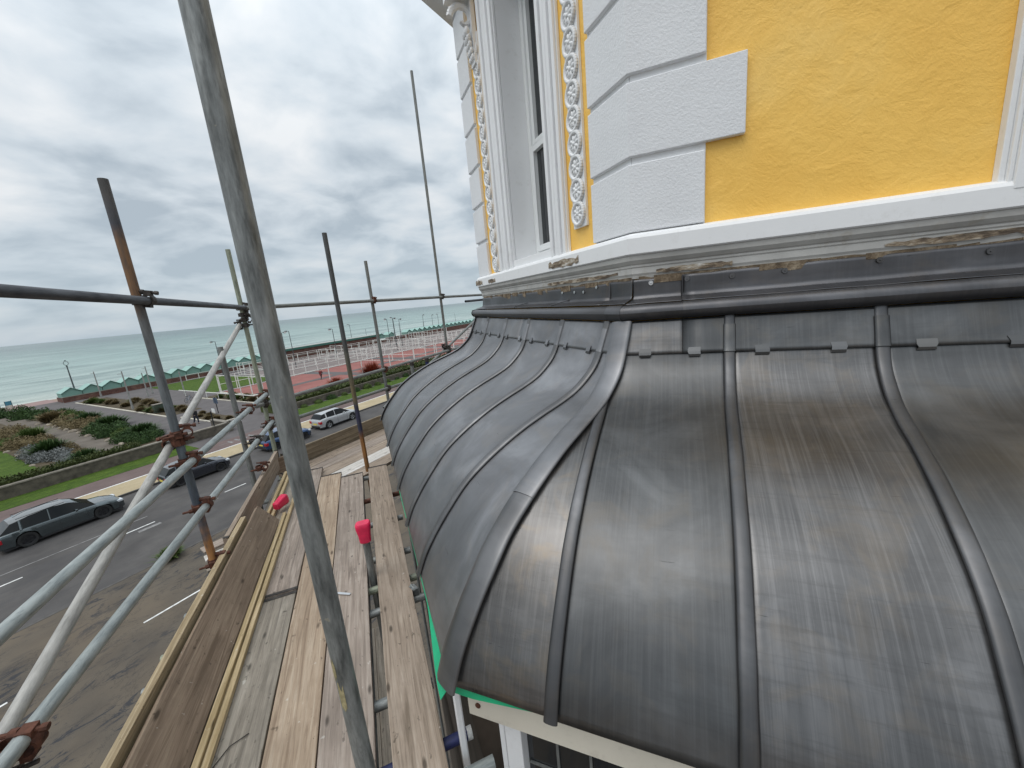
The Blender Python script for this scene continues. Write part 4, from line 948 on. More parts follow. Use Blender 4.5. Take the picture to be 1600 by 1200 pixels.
# scroll bracket and cornice high on the left
br = MB()
for k in range(26):
    a = k/25; th = a*5.2; r_ = .11*(1-a*.75); br.cyl((0,.09+r_*math.cos(th), .0+r_*math.sin(th)), (0,.09+.11*(1-(k+1)/25*.75)*math.cos((k+1)/25*5.2), .11*(1-(k+1)/25*.75)*math.sin((k+1)/25*5.2)), .028*(1-a*.4), n=7)
for k in range(5):
    for sg in (-1, 0, 1): br.sphere((sg*.035, .035+.008*(5-k), -.10-k*.045), .028-.002*k, 7, sc=(.7,.8,1.3))
br.box(-.055,.055,0,.035,-.33,.12); br.box(-.07,.07,0,.22,.12,.20)
for kc in (1.955, .455):
    T_ = Matrix.Translation(FP('B', kc, .012, 2.27)) @ Matrix.Rotation(math.atan2(nB.y, nB.x)-math.pi/2, 4, 'Z')
    c2_ = MB(); c2_.v = [T_ @ p for p in br.v]; c2_.f = br.f; c2_.mi = br.mi; HB(c2_, 'scroll_bracket', m_trim, smooth=True, angle=50)
cn = MB(); prof = [(0.0,2.66),(.05,2.66),(.07,2.72),(.16,2.76),(.30,2.80),(.32,2.90),(.36,2.94),(.36,3.02),(0.0,3.02)]
for f in 'ABC': band(cn, prof, f, k1=(4.2 if f == 'A' else (2.46 if f == 'C' else None)))
HB(cn, 'cornice', m_trim)
rf = MB(); i = [FP('A',4.2,.1,3.03), FP('A',kmin('A',.1),.1,3.03), FP('B',kmax('B',.1),.1,3.03), FP('C',2.46,.1,3.03), FP('C',2.46,-2.5,3.03), FP('A',4.2,-5,3.03)]
rf.poly(i); HB(rf, 'flat_roof', m_leadd)
# sill course (mitred moulding under the yellow wall)
sl_ = MB(); prof = [(.0,.252),(.030,.246),(.052,.236),(.060,.222),(.060,.152),(.054,.146),(.0,.146)]
for f in 'ABC': band(sl_, prof, f, k1=(4.2 if f == 'A' else (2.46 if f == 'C' else None)), closed=False, n=1)
HB(sl_, 'sill_course', m_trim)
m_shade_dirt = wall_mat('shaded_dirty_moulding', (.50, .495, .475), .35, 24, .30, .85)  # grey base paints in the shade under the ledge, dirt blotches over it
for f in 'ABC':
    sl2 = MB(); band(sl2, [(.050,.1455),(.047,.122),(.036,.106),(.030,.101),(.030,.092),(.026,.086),(.026,.060),(.021,.050),(.018,.036),(.0,.036)], f, k1=(4.2 if f == 'A' else (2.46 if f == 'C' else None)), closed=False, n=1); HB(sl2, 'under_moulding', m_shade_dirt)
# broken, patched lower edge of the sill course
pb = MB(); rnd = random.Random(4)
for f, ka, kb_ in (('A', .02, 4.0), ('B', .0, 2.42)):
    k = ka
    while k < kb_:
        ln = rnd.uniform(.05, .14); h = rnd.uniform(.010, .030); dd = rnd.uniform(.018, .026)
        P = [FP(f,k,.0,.030-h), FP(f,k,dd,.030-h*rnd.uniform(.7,1.2)), FP(f,k+ln,dd*rnd.uniform(.8,1.1),.030-h*rnd.uniform(.6,1.3)), FP(f,k+ln,.0,.030-h)]
        i = len(pb.v); pb.v += P+[Vector((p.x,p.y,HC+.045)) for p in P]
        for q in ((0,3,2,1),(4,5,6,7),(0,1,5,4),(1,2,6,5),(2,3,7,6),(3,0,4,7)): pb.f.append(tuple(i+e for e in q)); pb.mi.append(0)
        k += ln*.97
HB(pb, 'crumbling_render', m_patch, label='crumbling brown render along the lower edge of the white sill course')
for f, k0, k1, d0, z0, z1 in (('B', .42, .80, .0615, .156, .212), ('B', 1.9, 2.10, .0615, .158, .20), ('A', .95, 1.35, .0275, .052, .082), ('B', .10, .9, .0275, .055, .080), ('B', 2.30,2.52,.0615,.158,.215), ('A', .10,.42,.0275,.050,.078)):
    pc = MB(); n = 14; top = []; bot = []
    for j in range(n+1):
        k = k0+(k1-k0)*j/n; e_ = min(j, n-j)/n*2; top.append(FP(f,k,d0,z1-(z1-z0)*.35*rnd.random()*(1.3-e_))); bot.append(FP(f,k,d0,z0+(z1-z0)*.35*rnd.random()*(1.3-e_)))
    for j in range(n): pc.quad(bot[j], bot[j+1], top[j+1], top[j])
    HB(pc, 'bare_render_patch', m_broken, fix=True, solid=.002, label='bare brown patch where the white paint has come off the sill course')
# ---------------------------------------------------------------- lead roof
PROF = [(.100,-.165),(.112,-.20),(.132,-.25),(.158,-.315),(.195,-.385),(.25,-.445),(.32,-.500),(.41,-.545),(.52,-.590),(.63,-.640),(.74,-.700),(.85,-.770),(.95,-.850),(1.04,-.950),(1.115,-1.045),(1.180,-1.145),(1.222,-1.240)]
_t = [0]
for a, b in zip(PROF, PROF[1:]): _t.append(_t[-1]+math.hypot(b[0]-a[0], b[1]-a[1]))
LEN = _t[-1]
def prof_at(x):                                       # Catmull-Rom through PROF by arc length (0..1)
    x = max(0, min(.99999, x))*LEN; i = max(j for j in range(len(_t)-1) if _t[j] <= x); u = (x-_t[i])/(_t[i+1]-_t[i])
    p = [PROF[max(0, min(len(PROF)-1, i+o))] for o in (-1, 0, 1, 2)]
    return tuple(.5*(2*p[1][c]+(p[2][c]-p[0][c])*u+(2*p[0][c]-5*p[1][c]+4*p[2][c]-p[3][c])*u*u+(-p[0][c]+3*p[1][c]-3*p[2][c]+p[3][c])*u**3) for c in (0, 1))
def pn(x):                                            # point + outward normal in (d, z)
    xc = max(.005, min(.994, x)); a = prof_at(xc-.004); b = prof_at(xc+.004); dx, dz_ = b[0]-a[0], b[1]-a[1]; l = math.hypot(dx, dz_); p = prof_at(x)
    if x > 1: p = (p[0]+dx/l*(x-1)*LEN, p[1]+dz_/l*(x-1)*LEN)
    return p, (-dz_/l, dx/l)
def RP(f, k, x, off=0.0):
    (d, z_), (nd, nz) = pn(x); return FP(f, k, d+nd*off, z_+nz*off)
FX = .165/LEN                                         # where the top flap ends (arc length fraction)
KD = {'A': -.055, 'B': 0, 'C': 0}
def kline(f, k0, d): return k0+KD[f]*(d-.156)
ul = MB()
for f in 'ABC':
    ul.grid(lambda a, b, f=f: RP(f, kmin(f, prof_at(b)[0])+((4.2 if f == 'A' else kmax(f, prof_at(b)[0]))-kmin(f, prof_at(b)[0]))*a, b, -.012), 4, 30)
roofo = HB(ul, 'lead_roof', m_black, smooth=True)
rolls = {'A': [-.115, .402, .925, 1.45, 1.98, 2.5, 3.0, 3.6], 'B': [.090, .565, 1.08, 1.553, 2.059], 'C': [.45, .95, 1.45, 1.95]}
def lead_sheet(f, ka, kb_, mat, seed, x0=0.0, x1=1.0, off=0.0, nu=14, nv=46, name='lead_sheet', amp=.0030, label=None, thick=.003):
    mb = MB()
    def kk(a, x):
        d = prof_at(x)[0]; A_ = kmin(f, d) if ka is None else max(kline(f, ka, d), kmin(f, d)); B_ = kmax(f, d) if kb_ is None else kline(f, kb_, d); B_ = max(A_, min(B_, kmax(f, d) if f != 'A' else 9)); return A_+(B_-A_)*a
    def fn(a, b):
        x = x0+(x1-x0)*b; k = kk(a, x); aw = amp*(1 if f == 'A' else .5); w_ = noise.noise(Vector((k*3.2+seed*3, x*6, seed)))*aw+noise.noise(Vector((k*9+seed, x*16, seed)))*aw*.35
        e_ = min(1, min(a, 1-a)*8); return RP(f, k, x, off+w_*e_)
    def uv(a, b): x = x0+(x1-x0)*b; return (kk(a, x)+seed*1.7, x*LEN+seed*.9)
    mb.grid(fn, nu, nv, uvfn=uv)
    return HB(mb, name, mat, roofo, smooth=True, solid=thick, fix=False, label=label)
sd_ = 0
for f in 'BAC':
    K = [None]+rolls[f]+[4.2 if f == 'A' else None]
    for i in range(len(K)-1):
        sd_ += 1; lead_sheet(f, K[i], K[i+1], m_leadB if f != 'A' else LEADA[(i+1) % 3] if i != 3 else LEADA[2], sd_, 0, 1.0+.003*(i % 2))
# batten rolls
def lroll(f, k0, r=.023, x0=0.0, x1=1.006, hip=False, name='batten_roll', mat=None, lift=.35, off=0.0, par=None, label=None):
    mb = MB(); n = 64; m_ = 9
    if hip:
        A_, B_ = hip
        def ctr(x):
            (d, z_), (nd, nz) = pn(x); k = kmin('A', d) if B_ == 'A' else kmax('B', d); return FP('A' if B_ == 'A' else 'B', k, d, z_)
        nrm2 = ((nA+nB) if B_ == 'A' else (nB+nC)).normalized()
    else:
        def ctr(x):
            d = prof_at(x)[0]; return RP(f, kline(f, k0, d), x, 0)
        nrm2 = FACES[f][2]
    xs = [x0+(x1-x0)*i/n for i in range(n+1)]
    if not hip: xs = [x for x in xs if kline(f, k0, prof_at(x)[0]) > kmin(f, prof_at(x)[0])+.012] or xs
    rings = []
    for j, x in enumerate(xs):
        p = ctr(x); xq = max(.005, min(.99, x)); t_ = (ctr(xq+.004)-ctr(xq-.004)).normalized(); sdv = t_.cross(Vector((0,0,1)).cross(t_)).normalized() if False else None
        (d, z_), (nd, nz) = pn(x); up = (nrm2*nd+Vector((0,0,nz))).normalized(); up = (up-t_*up.dot(t_)).normalized(); sv = t_.cross(up)
        wob = 1+.05*noise.noise(Vector((x*14, k0*5 if not hip else 3, 1)))
        if hip: sec_ = [(.060,.000),(.050,.006),(.040,.0125),(.022,.0165),(-.004,.0180),(-.024,.0175),(-.033,.0150),(-.0365,.0105),(-.036,.0065),(-.012,.0045)]
        else: sec_ = [(.0200,.000),(.0225,.0055),(.0205,.0110),(.0135,.0142),(.003,.0152),(-.0085,.0148),(-.0160,.0122),(-.0200,.0085),(-.0200,.0060),(-.006,.0045)]
        row = [p+up*(off+b_*wob*r/.023)+sv*(a_*wob*r/.023) for a_, b_ in sec_]
        rings.append(row)
    i0 = len(mb.v)
    for row in rings: mb.v += row
    M1 = m_+1
    for j in range(len(rings)-1):
        for q in range(m_): mb.f.append((i0+j*M1+q, i0+(j+1)*M1+q, i0+(j+1)*M1+q+1, i0+j*M1+q+1)); mb.mi.append(0); mb.uv[len(mb.f)-1] = [(q*.01+3, xs[j]*LEN), (q*.01+3, xs[j+1]*LEN), (q*.01+3.01, xs[j+1]*LEN), (q*.01+3.01, xs[j]*LEN)]
    for j in (0, len(rings)-1): mb.f.append(tuple(i0+j*M1+q for q in range(M1))); mb.mi.append(0); mb.uv[len(mb.f)-1] = [(3, 0)]*M1
    return HB(mb, name, mat or m_leadr, par or roofo, smooth=True, angle=60, label=label)
def wing(f, k0, w_=.075, side=1, off=.0055):           # lead lapped flat beside a roll
    pass
for f in 'BAC':
    for k0 in rolls[f]: lroll(f, k0, .024 if f == 'A' else .029, mat=m_leadr if f == 'A' else m_leadm)
lroll('B', 0, .027, 0, .60, hip=('B', 'A'), name='hip_roll', mat=m_leadB, off=.003, label='upper length of the wide hip roll, lapped over the lower one'); lroll('B', 0, .0265, .585, 1.004, hip=('B', 'A'), name='hip_roll', mat=m_leadm, label='lower length of the wide hip roll running down to the corner of the eaves'); lroll('B', 2.46, .023, hip=('B', 'C'), name='hip_roll', mat=m_leadB)
# top flap over the rolls, in lengths
for f, ka, kb_, sd2 in (('B', None, 1.2, 3), ('B', 1.2, None, 5), ('A', None, .215, 7), ('A', .213, 1.9, 9), ('A', 1.9, 4.2, 12), ('C', None, None, 13)):
    KDs = KD[f]; KD[f] = 0
    lead_sheet(f, ka, kb_, m_leadB if f != 'A' else LEADA[2] if sd2 != 7 else LEADA[0], sd2, 0, FX, .0065 if sd2 not in (9,) else .0085, 20, 10, 'top_flashing', .0018)
    KD[f] = KDs
for f in 'BA':
    for k0 in rolls[f]:
        if f == 'A' and k0 < 0: continue
        lroll(f, k0, .0265, .25*FX, FX, name='flashing_dress', mat=m_leadB if f == 'B' else LEADA[2], off=.004)
# clips folded over the flap edge
rc = random.Random(9)
def clip(f, k, wd=.05):
    mb = MB(); x = FX
    g_ = [(x-.016, .0105), (x-.004, .0120), (x+.004, .0120), (x+.010, .006)]
    P = [[RP(f, k+e_*wd/2+(rc.uniform(-.004,.004)), xx, oo) for e_ in (-1, 1)] for xx, oo in g_]
    for j in range(3): mb.quad(P[j][0], P[j][1], P[j+1][1], P[j+1][0])
    HB(mb, 'lead_clip', LEADA[2] if f == 'A' else m_leadB, roofo, solid=.003, fix=False)
for k in (.051, .262, .523, .788, 1.053, 1.301): clip('A', k, .050 if k < 1 else .056)
for k in (.194, .448, .698, .955, 1.171, 1.449, 1.657, 1.907, 2.197, 2.382): clip('B', k, .034)
# upstand, apron and the fat nosing roll
up_ = MB()
def upstand(f, k0, k1, d, ztop, mat, seed, lab=None):
    mb = MB(); prof = [(d, ztop), (d+.001, -.02), (d+.003, -.048), (d+.012, -.062), (d+.045, -.072), (.098, -.080)]
    nn = 26
    A0 = lambda dd: kmin(f, dd) if k0 is None else k0
    B0 = lambda dd: kmax(f, dd) if k1 is None else k1
    def fn(a, b):
        p = b*(len(prof)-1); i = min(len(prof)-2, int(p)); u = p-i; dd = prof[i][0]+(prof[i+1][0]-prof[i][0])*u; zz_ = prof[i][1]+(prof[i+1][1]-prof[i][1])*u
        k = A0(dd)+(B0(dd)-A0(dd))*a; w_ = noise.noise(Vector((k*6, zz_*9, seed)))*.0045
        if b < .05: zz_ += noise.noise(Vector((k*11, 1, seed)))*.006
        return FP(f, k, dd+w_, zz_+w_*.5)
    mb.grid(fn, nn, 20, uvfn=lambda a, b: (A0(0)+(B0(0)-A0(0))*a+seed, b*.22+seed*2))
    HB(mb, 'upstand_flashing', mat, roofo, smooth=True, fix=False, solid=.003)
upstand('B', .17, None, .020, .030, m_leadd, 1); upstand('B', None, .172, .0235, .032, m_leadd, 2); upstand('A', None, .215, .020, .030, m_leadd, 3); upstand('A', .213, 1.75, .0235, .034, m_leadd, 4); upstand('A', 1.75, 4.2, .020, .034, m_leadd, 5); upstand('C', None, None, .02, .03, m_leadd, 6)
def nosing(f, k0, k1, r, mat, seed):
    mb = MB(); n = 40; m_ = 20
    def fn(a, b):
        an = 2*math.pi*b; dd = .108+r*math.cos(an)*1.02; zz_ = -.122+r*math.sin(an)
        A_ = kmin(f, dd) if k0 is None else k0; B_ = kmax(f, dd) if k1 is None else k1; k = A_+(B_-A_)*a
        w_ = 1+noise.noise(Vector((k*5, seed, 0)))*.05+noise.noise(Vector((k*17, an, seed)))*.02
        return FP(f, k, .108+r*w_*math.cos(an), -.122+r*w_*math.sin(an))
    mb.grid(fn, n, m_, uvfn=lambda a, b: (a*(.5 if k1 is None else abs(k1-(k0 or 0)))+seed*2.1, b*.25))
    HB(mb, 'nosing_roll', mat, roofo, smooth=True, fix=False)
nosing('B', .06, None, .035, m_leadd, 1); nosing('B', None, .062, .039, m_leadd, 6); nosing('A', None, .217, .037, m_leadd, 2); nosing('A', .215, 4.2, .0385, m_leadd, 3); nosing('C', None, None, .040, m_leadd, 4)
# seam lines on the apron of face B
for a_, b_, r_ in [(FP('B',k,.024,-.045), FP('B',k+.12,.098,-.072), .003) for k in (.62, 1.28)]+[(FP('B',.172,.0275,.03), FP('B',.172,.030,-.05), .004), (FP('A',.214,.0285,.03), FP('A',.214,.0295,-.05), .003)]:
    sm = MB(); sm.cyl(a_, b_, r_, n=6); HB(sm, 'welded_seam', m_leadd, roofo)

# fixings
def washer(f, k, z_, r=.011, mat=None):
    mb = MB(); a = FP(f,k,.0262,z_); b = FP(f,k,.0290,z_); mb.cyl(a, b, r, r*.9, 16); mb.cyl(b, FP(f,k,.0315,z_), r*.32, r*.2, 8); HB(mb, 'fixing_washer', mat or m_washer, roofo)
for k, z_ in ((.075,.010),(.30,.016),(.44,-.004),(.545,.000),(.70,.004)): washer('B' if k != .075 else 'A', k, z_, .009 if k != .075 else .012)
for k in (.235,.42,.62,.94,1.26,1.6,1.95): washer('A', k, .010+.004*math.sin(k*9), .012, m_leadr)
# membrane and eaves
gm_ = MB(); n = 30
for j in range(n):
    k0 = -.53+.42*j/n; k1 = -.53+.42*(j+1)/n; f_ = lambda k_: .040*max(0, min(1, (-.15-k_)/.30))
    gm_.quad(FP('A',k0,1.205,-1.225), FP('A',k1,1.205,-1.225), FP('A',k1,1.212,-1.243-f_(k1)), FP('A',k0,1.212,-1.243-f_(k0)))
for j in range(n):
    k0 = -.53+1.6*j/n; k1 = -.53+1.6*(j+1)/n; f_ = lambda k_: max(0, min(1, (-.13-k_)/.32))
    def e_(k_): return FP('B', k_, 1.222+.030*f_(k_)+.004, -1.250-.030*f_(k_)-.004)
    gm_.quad(FP('B',k0,1.205,-1.228), FP('B',k1,1.205,-1.228), e_(k1), e_(k0))
HB(gm_, 'roof_membrane', m_green, roofo, fix=False, solid=.002)
# lower bay under the roof
fc = MB(); band(fc, [(1.06,-1.26),(1.150,-1.26),(1.150,-1.445),(1.06,-1.445)], 'A', k0=-.515, k1=4.2); fas = HB(fc, 'fascia', m_cream)
q = MB(); a_ = FP('A', -.475, 1.1505, -1.392); q.cyl(a_, a_+nA*.004, .010, n=12); HB(q, 'rusty_nail', m_rust, fas)
fc = MB(); band(fc, [(1.00,-1.26),(1.10,-1.26),(1.10,-1.42),(1.00,-1.42)], 'B', k0=-.40, k1=2.9); HB(fc, 'fascia', m_black)
lb = MB()
fbox(lb, 'A', -.2, 4.2, -.26, .90, -HC, -1.30); fbox(lb, 'B', -.2, 2.7, -.26, .86, -HC, -1.30); fbox(lb, 'C', -.2, 2.46, -.26, .86, -HC, -1.30); HB(lb, 'lower_bay', m_black)
for f_, k, w_, d0_, d1_ in (('A',-.427,.066,.9,1.07),('A',-.462,.022,.9,1.05),('A',.55,.06,.9,1.07),('A',1.15,.06,.9,1.07),('B',-.325,.013,1.172,1.195),('B',-.290,.018,1.165,1.195),('B',-.245,.013,1.165,1.190),('B',.5,.06,.862,1.06),('B',1.1,.06,.862,1.06),('B',1.7,.06,.862,1.06)):
    pp = MB(); fbox(pp, f_, k, k+w_, d0_, d1_, -4.6, -1.4455 if f_ == 'A' else -1.30); HB(pp, 'window_post', m_trim, bevel=.003)
lg = MB(); fbox(lg, 'A', -.36, 4.0, .902, 1.02, -3.4, -1.452); HB(lg, 'leaded_window', m_glass)
ld = MB()
for k in range(30): fbox(ld, 'A', -.242+k*.125, -.232+k*.125, 1.021, 1.028, -3.4, -1.455)
for k in range(10): fbox(ld, 'A', -.355, 4.0, 1.0215, 1.0275, -1.60-k*.18, -1.590-k*.18)
HB(ld, 'glazing_bar', m_gal_mid)
lw = MB(); fbox(lw, 'A', -.47, 4.2, .901, 1.12, -HC, -4.62); fbox(lw, 'B', -.44, 2.9, .861, 1.08, -HC, -2.2); HB(lw, 'lower_wall', simple('dark_brown_masonry', (.055,.042,.032), .9, 0, .5, 4))
# ================================================================== SCAFFOLD
scaf = thing('scaffolding', 'tube and coupler scaffolding with guard rails standing round the lead bay roof', 'scaffolding', UW(4.0, -1.2, -HC))
IS = Matrix.Translation(-scaf.location)
def tube(a, b, mat, name, label=None, L_=None):
    a = Vector(a); b = Vector(b); d = b-a; mb = MB(); mb.tube(d.length)
    o = mb.build(name, mat, scaf, smooth=True, angle=40, label=label); o.location = a-scaf.location; o.rotation_euler = d.to_track_quat('Z', 'Y').to_euler(); return o
def coupler_mesh(mat):
    # collar round a tube on Z at the origin and a collar round a tube on X at y=-.052
    mb = MB()
    def collar(T_):
        n = 18; i = len(mb.v); ri, ro, h = .0250, .0325, .024
        for k in range(n):
            a = 2*math.pi*k/n
            for r_, z_ in ((ri,-h),(ro,-h),(ro,h),(ri,h)): mb.v.append(T_ @ Vector((r_*math.cos(a), r_*math.sin(a), z_)))
        for k in range(n):
            j = (k+1) % n
            for q in range(4): r_ = (q+1) % 4; mb.f.append((i+4*k+q, i+4*j+q, i+4*j+r_, i+4*k+r_)); mb.mi.append(0)
        mb.box(-.014,.014,-.046,-.026,-.020,.020, M=T_ @ Matrix.Rotation(R(100), 4, 'Z')); mb.box(-.018,.018,.026,.056,-.020,.020, M=T_ @ Matrix.Rotation(R(100), 4, 'Z'))
    T1 = Matrix(); T2 = Matrix.Translation((0,-.052,0)) @ Matrix.Rotation(R(90), 4, 'Y')
    collar(T1); collar(T2); mb.box(-.022,.022,-.034,-.018,-.024,.024)
    o = mb.build('coupler', mat); me = o.data; bpy.data.objects.remove(o)
    bolts = []
    for T_ in (T1 @ Matrix.Rotation(R(100), 4, 'Z'), T2 @ Matrix.Rotation(R(100), 4, 'Z')):
        q = MB(); a = T_ @ Vector((-.040,.045,0)); b = T_ @ Vector((.075,.045,0)); q.cyl(a, b, .0075, n=8); q.cyl(T_ @ Vector((.020,.045,0)), T_ @ Vector((.040,.045,0)), .0150, n=6); q.cyl(T_ @ Vector((-.048,.045,0)), T_ @ Vector((-.030,.045,0)), .012, n=8)
        o = q.build('bolt', mat); bolts.append(o.data); bpy.data.objects.remove(o)
    return me, bolts
CR = coupler_mesh(m_rust); CD = coupler_mesh(m_dcoup)
def coupler(pos, an, which=CR, tilt=0, label=None):
    o = bpy.data.objects.new('coupler', which[0]); COL.objects.link(o); o.parent = scaf; o.location = Vector(pos)-scaf.location
    o.rotation_euler = (Matrix.Rotation(an, 4, 'Z') @ Matrix.Rotation(tilt, 4, 'Y')).to_euler()
    for b in which[1]: q = bpy.data.objects.new('bolt', b); COL.objects.link(q); q.parent = o
    if label: o['label'] = label
    return o
DKZ = -1.78
def std(u, w_, z0, z1, mat, label): return tube(UW(u, w_, z0), UW(u, w_, z1), mat, 'standard', label)
def stdC(d, m_, z0, z1, mat, label): a = ST(d, m_, HC+z0); b = ST(d, m_, HC+z1); return tube(a, b, mat, 'standard', label)
LT = HC+.87
m_P2 = mk_tube('banded_rust_tube', (.10,.105,.11), (.20,.21,.22), .6, .15, bands=[(0,(.16,.17,.175)),(.735,(.16,.16,.15)),(.765,(.42,.215,.085)),(.803,(.42,.20,.07)),(.812,(.075,.095,.13)),(.855,(.12,.145,.165)),(.900,(.165,.18,.185)),(.935,(.16,.165,.165)),(.945,(.24,.125,.055)),(.965,(.20,.11,.055)),(.975,(.06,.065,.085)),(.99,(.10,.095,.09))], L_=LT)
std(3.07, -1.2, -HC, .87, m_P2, 'outer standard with rust, blue and orange bands, second from the left edge')
m_P5 = mk_tube('inner_rust_foot_tube', (.095,.10,.10), (.16,.17,.17), .6, .3, bands=[(0,(.10,.10,.09)),(.745,(.10,.10,.09)),(.755,(.40,.20,.06)),(.800,(.38,.17,.05)),(.812,(.04,.045,.10)),(.835,(.05,.05,.09)),(.850,(.20,.155,.08)),(.885,(.13,.125,.10)),(.90,(.10,.105,.105))], L_=HC+.8)
std(4.70, -.163, -HC, .84, m_P5, 'thin inner standard with a rust and blue foot rising through the boards')
std(5.40, -1.2, -HC, .82, m_olive, 'olive grey corner standard where the guard rails meet')
q_ = std(4.60, -1.275, -HC, -.20, m_gal_mid, 'short mid grey standard ending below the guard rail')
std(.985, -.181, -HC, 2.3, m_gal, 'big near galvanised standard crossing the whole picture')
for zc_, hh, a0 in ((-.975, .043, 2.55), (-.890, .033, 2.15)):
    q = MB(); n = 6; rs = random.Random(int(-zc_*100)); lo = [-hh*rs.uniform(.4,1.2) for _ in range(n+1)]; hi = [hh*rs.uniform(.4,1.2) for _ in range(n+1)]
    for j in range(n):
        A_ = a0+AV+.11*j-.33; B_ = A_+.11
        q.quad(*[Vector((.0249*math.cos(t_), .0249*math.sin(t_), z_)) for t_, z_ in ((A_,lo[j]),(B_,lo[j+1]),(B_,hi[j+1]),(A_,hi[j]))])
    o = q.build('paint_dab', simple('tan_paint_dab', (.34,.29,.16), .7, 0, .3, 90), scaf, fix=False); o.location = UW(.985,-.181,zc_)-scaf.location
std(.95, -1.2, -HC, .9, m_gal, 'outer standard just outside the left edge')
for d, z1, mt, lb in ((4.37,.755,m_gal_mid,'thin standard behind the corner, clamped to the top rail with a rusty coupler'),(6.03,3.92,m_gal_mid,'tallest thin standard reaching high into the sky'),(7.60,.90,m_gal_dark,'dark standard close to the white sill course at the far corner'),(2.62+6.9,.9,m_gal_mid,'far standard hidden behind the house corner')):
    stdC(d, 4.9, -HC, z1, mt, lb)
# guard rails along the near run (inside of the outer standards)
WR = -1.149
tube(UW(.4, WR, .200), UW(5.50, WR, .176), m_gal_dark, 'guard_rail', 'dark top guard rail crossing the sea horizon at the left')
tube(UW(.3, WR, -.845), UW(5.52, WR, -.850), m_gal_light, 'guard_rail', 'pale upper of the two sloping guard rails at the left')
tube(UW(.5, WR, -1.165), UW(5.50, WR, -1.195), m_gal_light, 'guard_rail', 'pale green grey lowest guard rail at the left')
tube(UW(.55, -1.253, -1.51), UW(5.38, -1.253, -.015), m_gal_chalk, 'brace', 'chalky white diagonal brace behind the outer standard')
# rails of the far run, parallel to the road
mr = 4.848
tube(ST(2.40, mr, HC+.172), ST(9.6, mr, HC+.118), m_gal_mid, 'guard_rail', 'thin top rail in front of the sea in the middle')
tube(ST(2.35, mr, HC-.955), ST(9.6, mr, HC-.80), m_gal_mid, 'guard_rail', 'middle rail of the far run passing in front of the red courts')
tube(ST(2.45, mr, HC-1.235), ST(8.6, mr, HC-1.215), m_gal_mid, 'guard_rail', 'lowest rail of the far run above the silver car')
tube(ST(6.75, mr, HC+.025), ST(9.0, mr, HC+.035), m_gal_dark, 'guard_rail', 'short dark rail stub next to the white sill course')
tube(ST(4.3, 4.955, HC-1.55), ST(7.75, 4.955, HC-.17), m_gal_mid, 'brace', 'thin diagonal brace rising behind the far lead roof')
# couplers
def cB(u, z, wch=CR, sd=0, lb=None): coupler(UW(u, -1.2, z), AV+math.pi-sd, wch, 0, lb)
cB(3.07, .193, CD, math.pi); cB(3.07, -.848, CR, math.pi); cB(3.07, -1.180, CR, math.pi); cB(3.07, -.71, CR, 0); cB(3.07, -.66, CR, math.pi*.9)
cB(5.40, .176, CD, math.pi); cB(5.40, .10, CD, math.pi*.6); cB(5.40, -.02, CD, 0); cB(5.40, -.85, CR, math.pi); cB(5.40, -1.195, CR, math.pi); cB(5.40, .045, CD, math.pi)
cB(4.60, -.86, CR, math.pi); cB(4.60, -1.195, CD, math.pi); cB(4.60, -1.49, CR, math.pi); cB(3.07, -1.60, CR, math.pi); cB(1.47, -1.20, CR, math.pi); cB(1.40, -1.26, CD, 0)
for d, zz_ in ((4.37,.162),(4.37,-.925),(4.37,-1.235),(6.03,.150),(6.03,-.885),(7.6,.135),(2.47,-.955),(2.47,-1.235)): coupler(ST(d, 4.9, HC+zz_), AR, CR if zz_ == .162 or zz_ == -.925 else CD)
coupler(ST(6.0, 4.9, HC-.80), AR+math.pi, CD); coupler(ST(6.03, 4.9, HC-.84), AR+1.5, CD)
# ledger under the boards, transoms
tube(UW(.2, -1.149, -1.90), UW(5.5, -1.149, -1.90), m_gal, 'ledger', 'outer ledger under the boards'); tube(UW(.2, -.245, -1.90), UW(5.2, -.245, -1.90), m_gal, 'ledger', 'inner ledger under the boards')
for i, (u, wi, mt, lb) in enumerate(((4.52,.02,m_gal_mid,0),(3.93,.125,m_rust,'rusty ended transom near the far end of the inner board'),(3.43,.10,m_gal,0),(2.89,.10,m_gal,0),(2.55,.10,m_olive,0),(2.33,.12,m_gal,0),(1.70,.06,m_gal,0),(1.245,.23,m_gal_light,'transom with blue band beside the white window posts'),(.8,.1,m_gal,0))):
    tube(UW(u, -1.36, -1.845), UW(u, wi, -1.845), mt, 'transom', lb or None)
tube(UW(1.395, -1.0, -1.846), UW(1.395, .170, -1.846), m_gal_blue, 'transom', 'dark blue painted transom end poking out beside the white fascia')
q = MB(); q.cyl((0,0,0),(0,0,.022),.0262,n=20); o = q.build('paint_splash', simple('white_paint_splash', (.6,.6,.58), .6, 0, .3, 60), scaf); o.location = UW(1.395,.155,-1.846)-scaf.location; o.rotation_euler = NW.to_track_quat('Z','Y').to_euler()
# short dark tubes behind the far end of the lead roof
for d, m_, z0, z1, mt, lb in ((3.95,3.86,-2.1,-.735,m_gal_mid,'short grey tube with dark cap in front of the hedge, left of two'),(4.26,3.86,-2.1,-.735,m_gal_blue,'short dark blue tube with dark cap, right of two')):
    o = stdC(d, m_, z0, z1, mt, lb); q = MB(); q.cyl((0,0,z1-z0-.04),(0,0,z1-z0+.012),.030,n=16); q.build('tube_cap', m_dcoup, o)
tube(ST(3.9,3.83,HC-1.07), ST(4.9,3.83,HC-1.0), m_gal, 'tie_tube', 'short horizontal tube tying the two short tubes')
tube(ST(3.70,4.15,HC-1.30), ST(3.95,3.55,HC-1.24), m_gal_light, 'tie_tube', 'short pale tube stub above the far toe board'); coupler(ST(3.86,3.9,HC-1.25), AR+.7, CR)
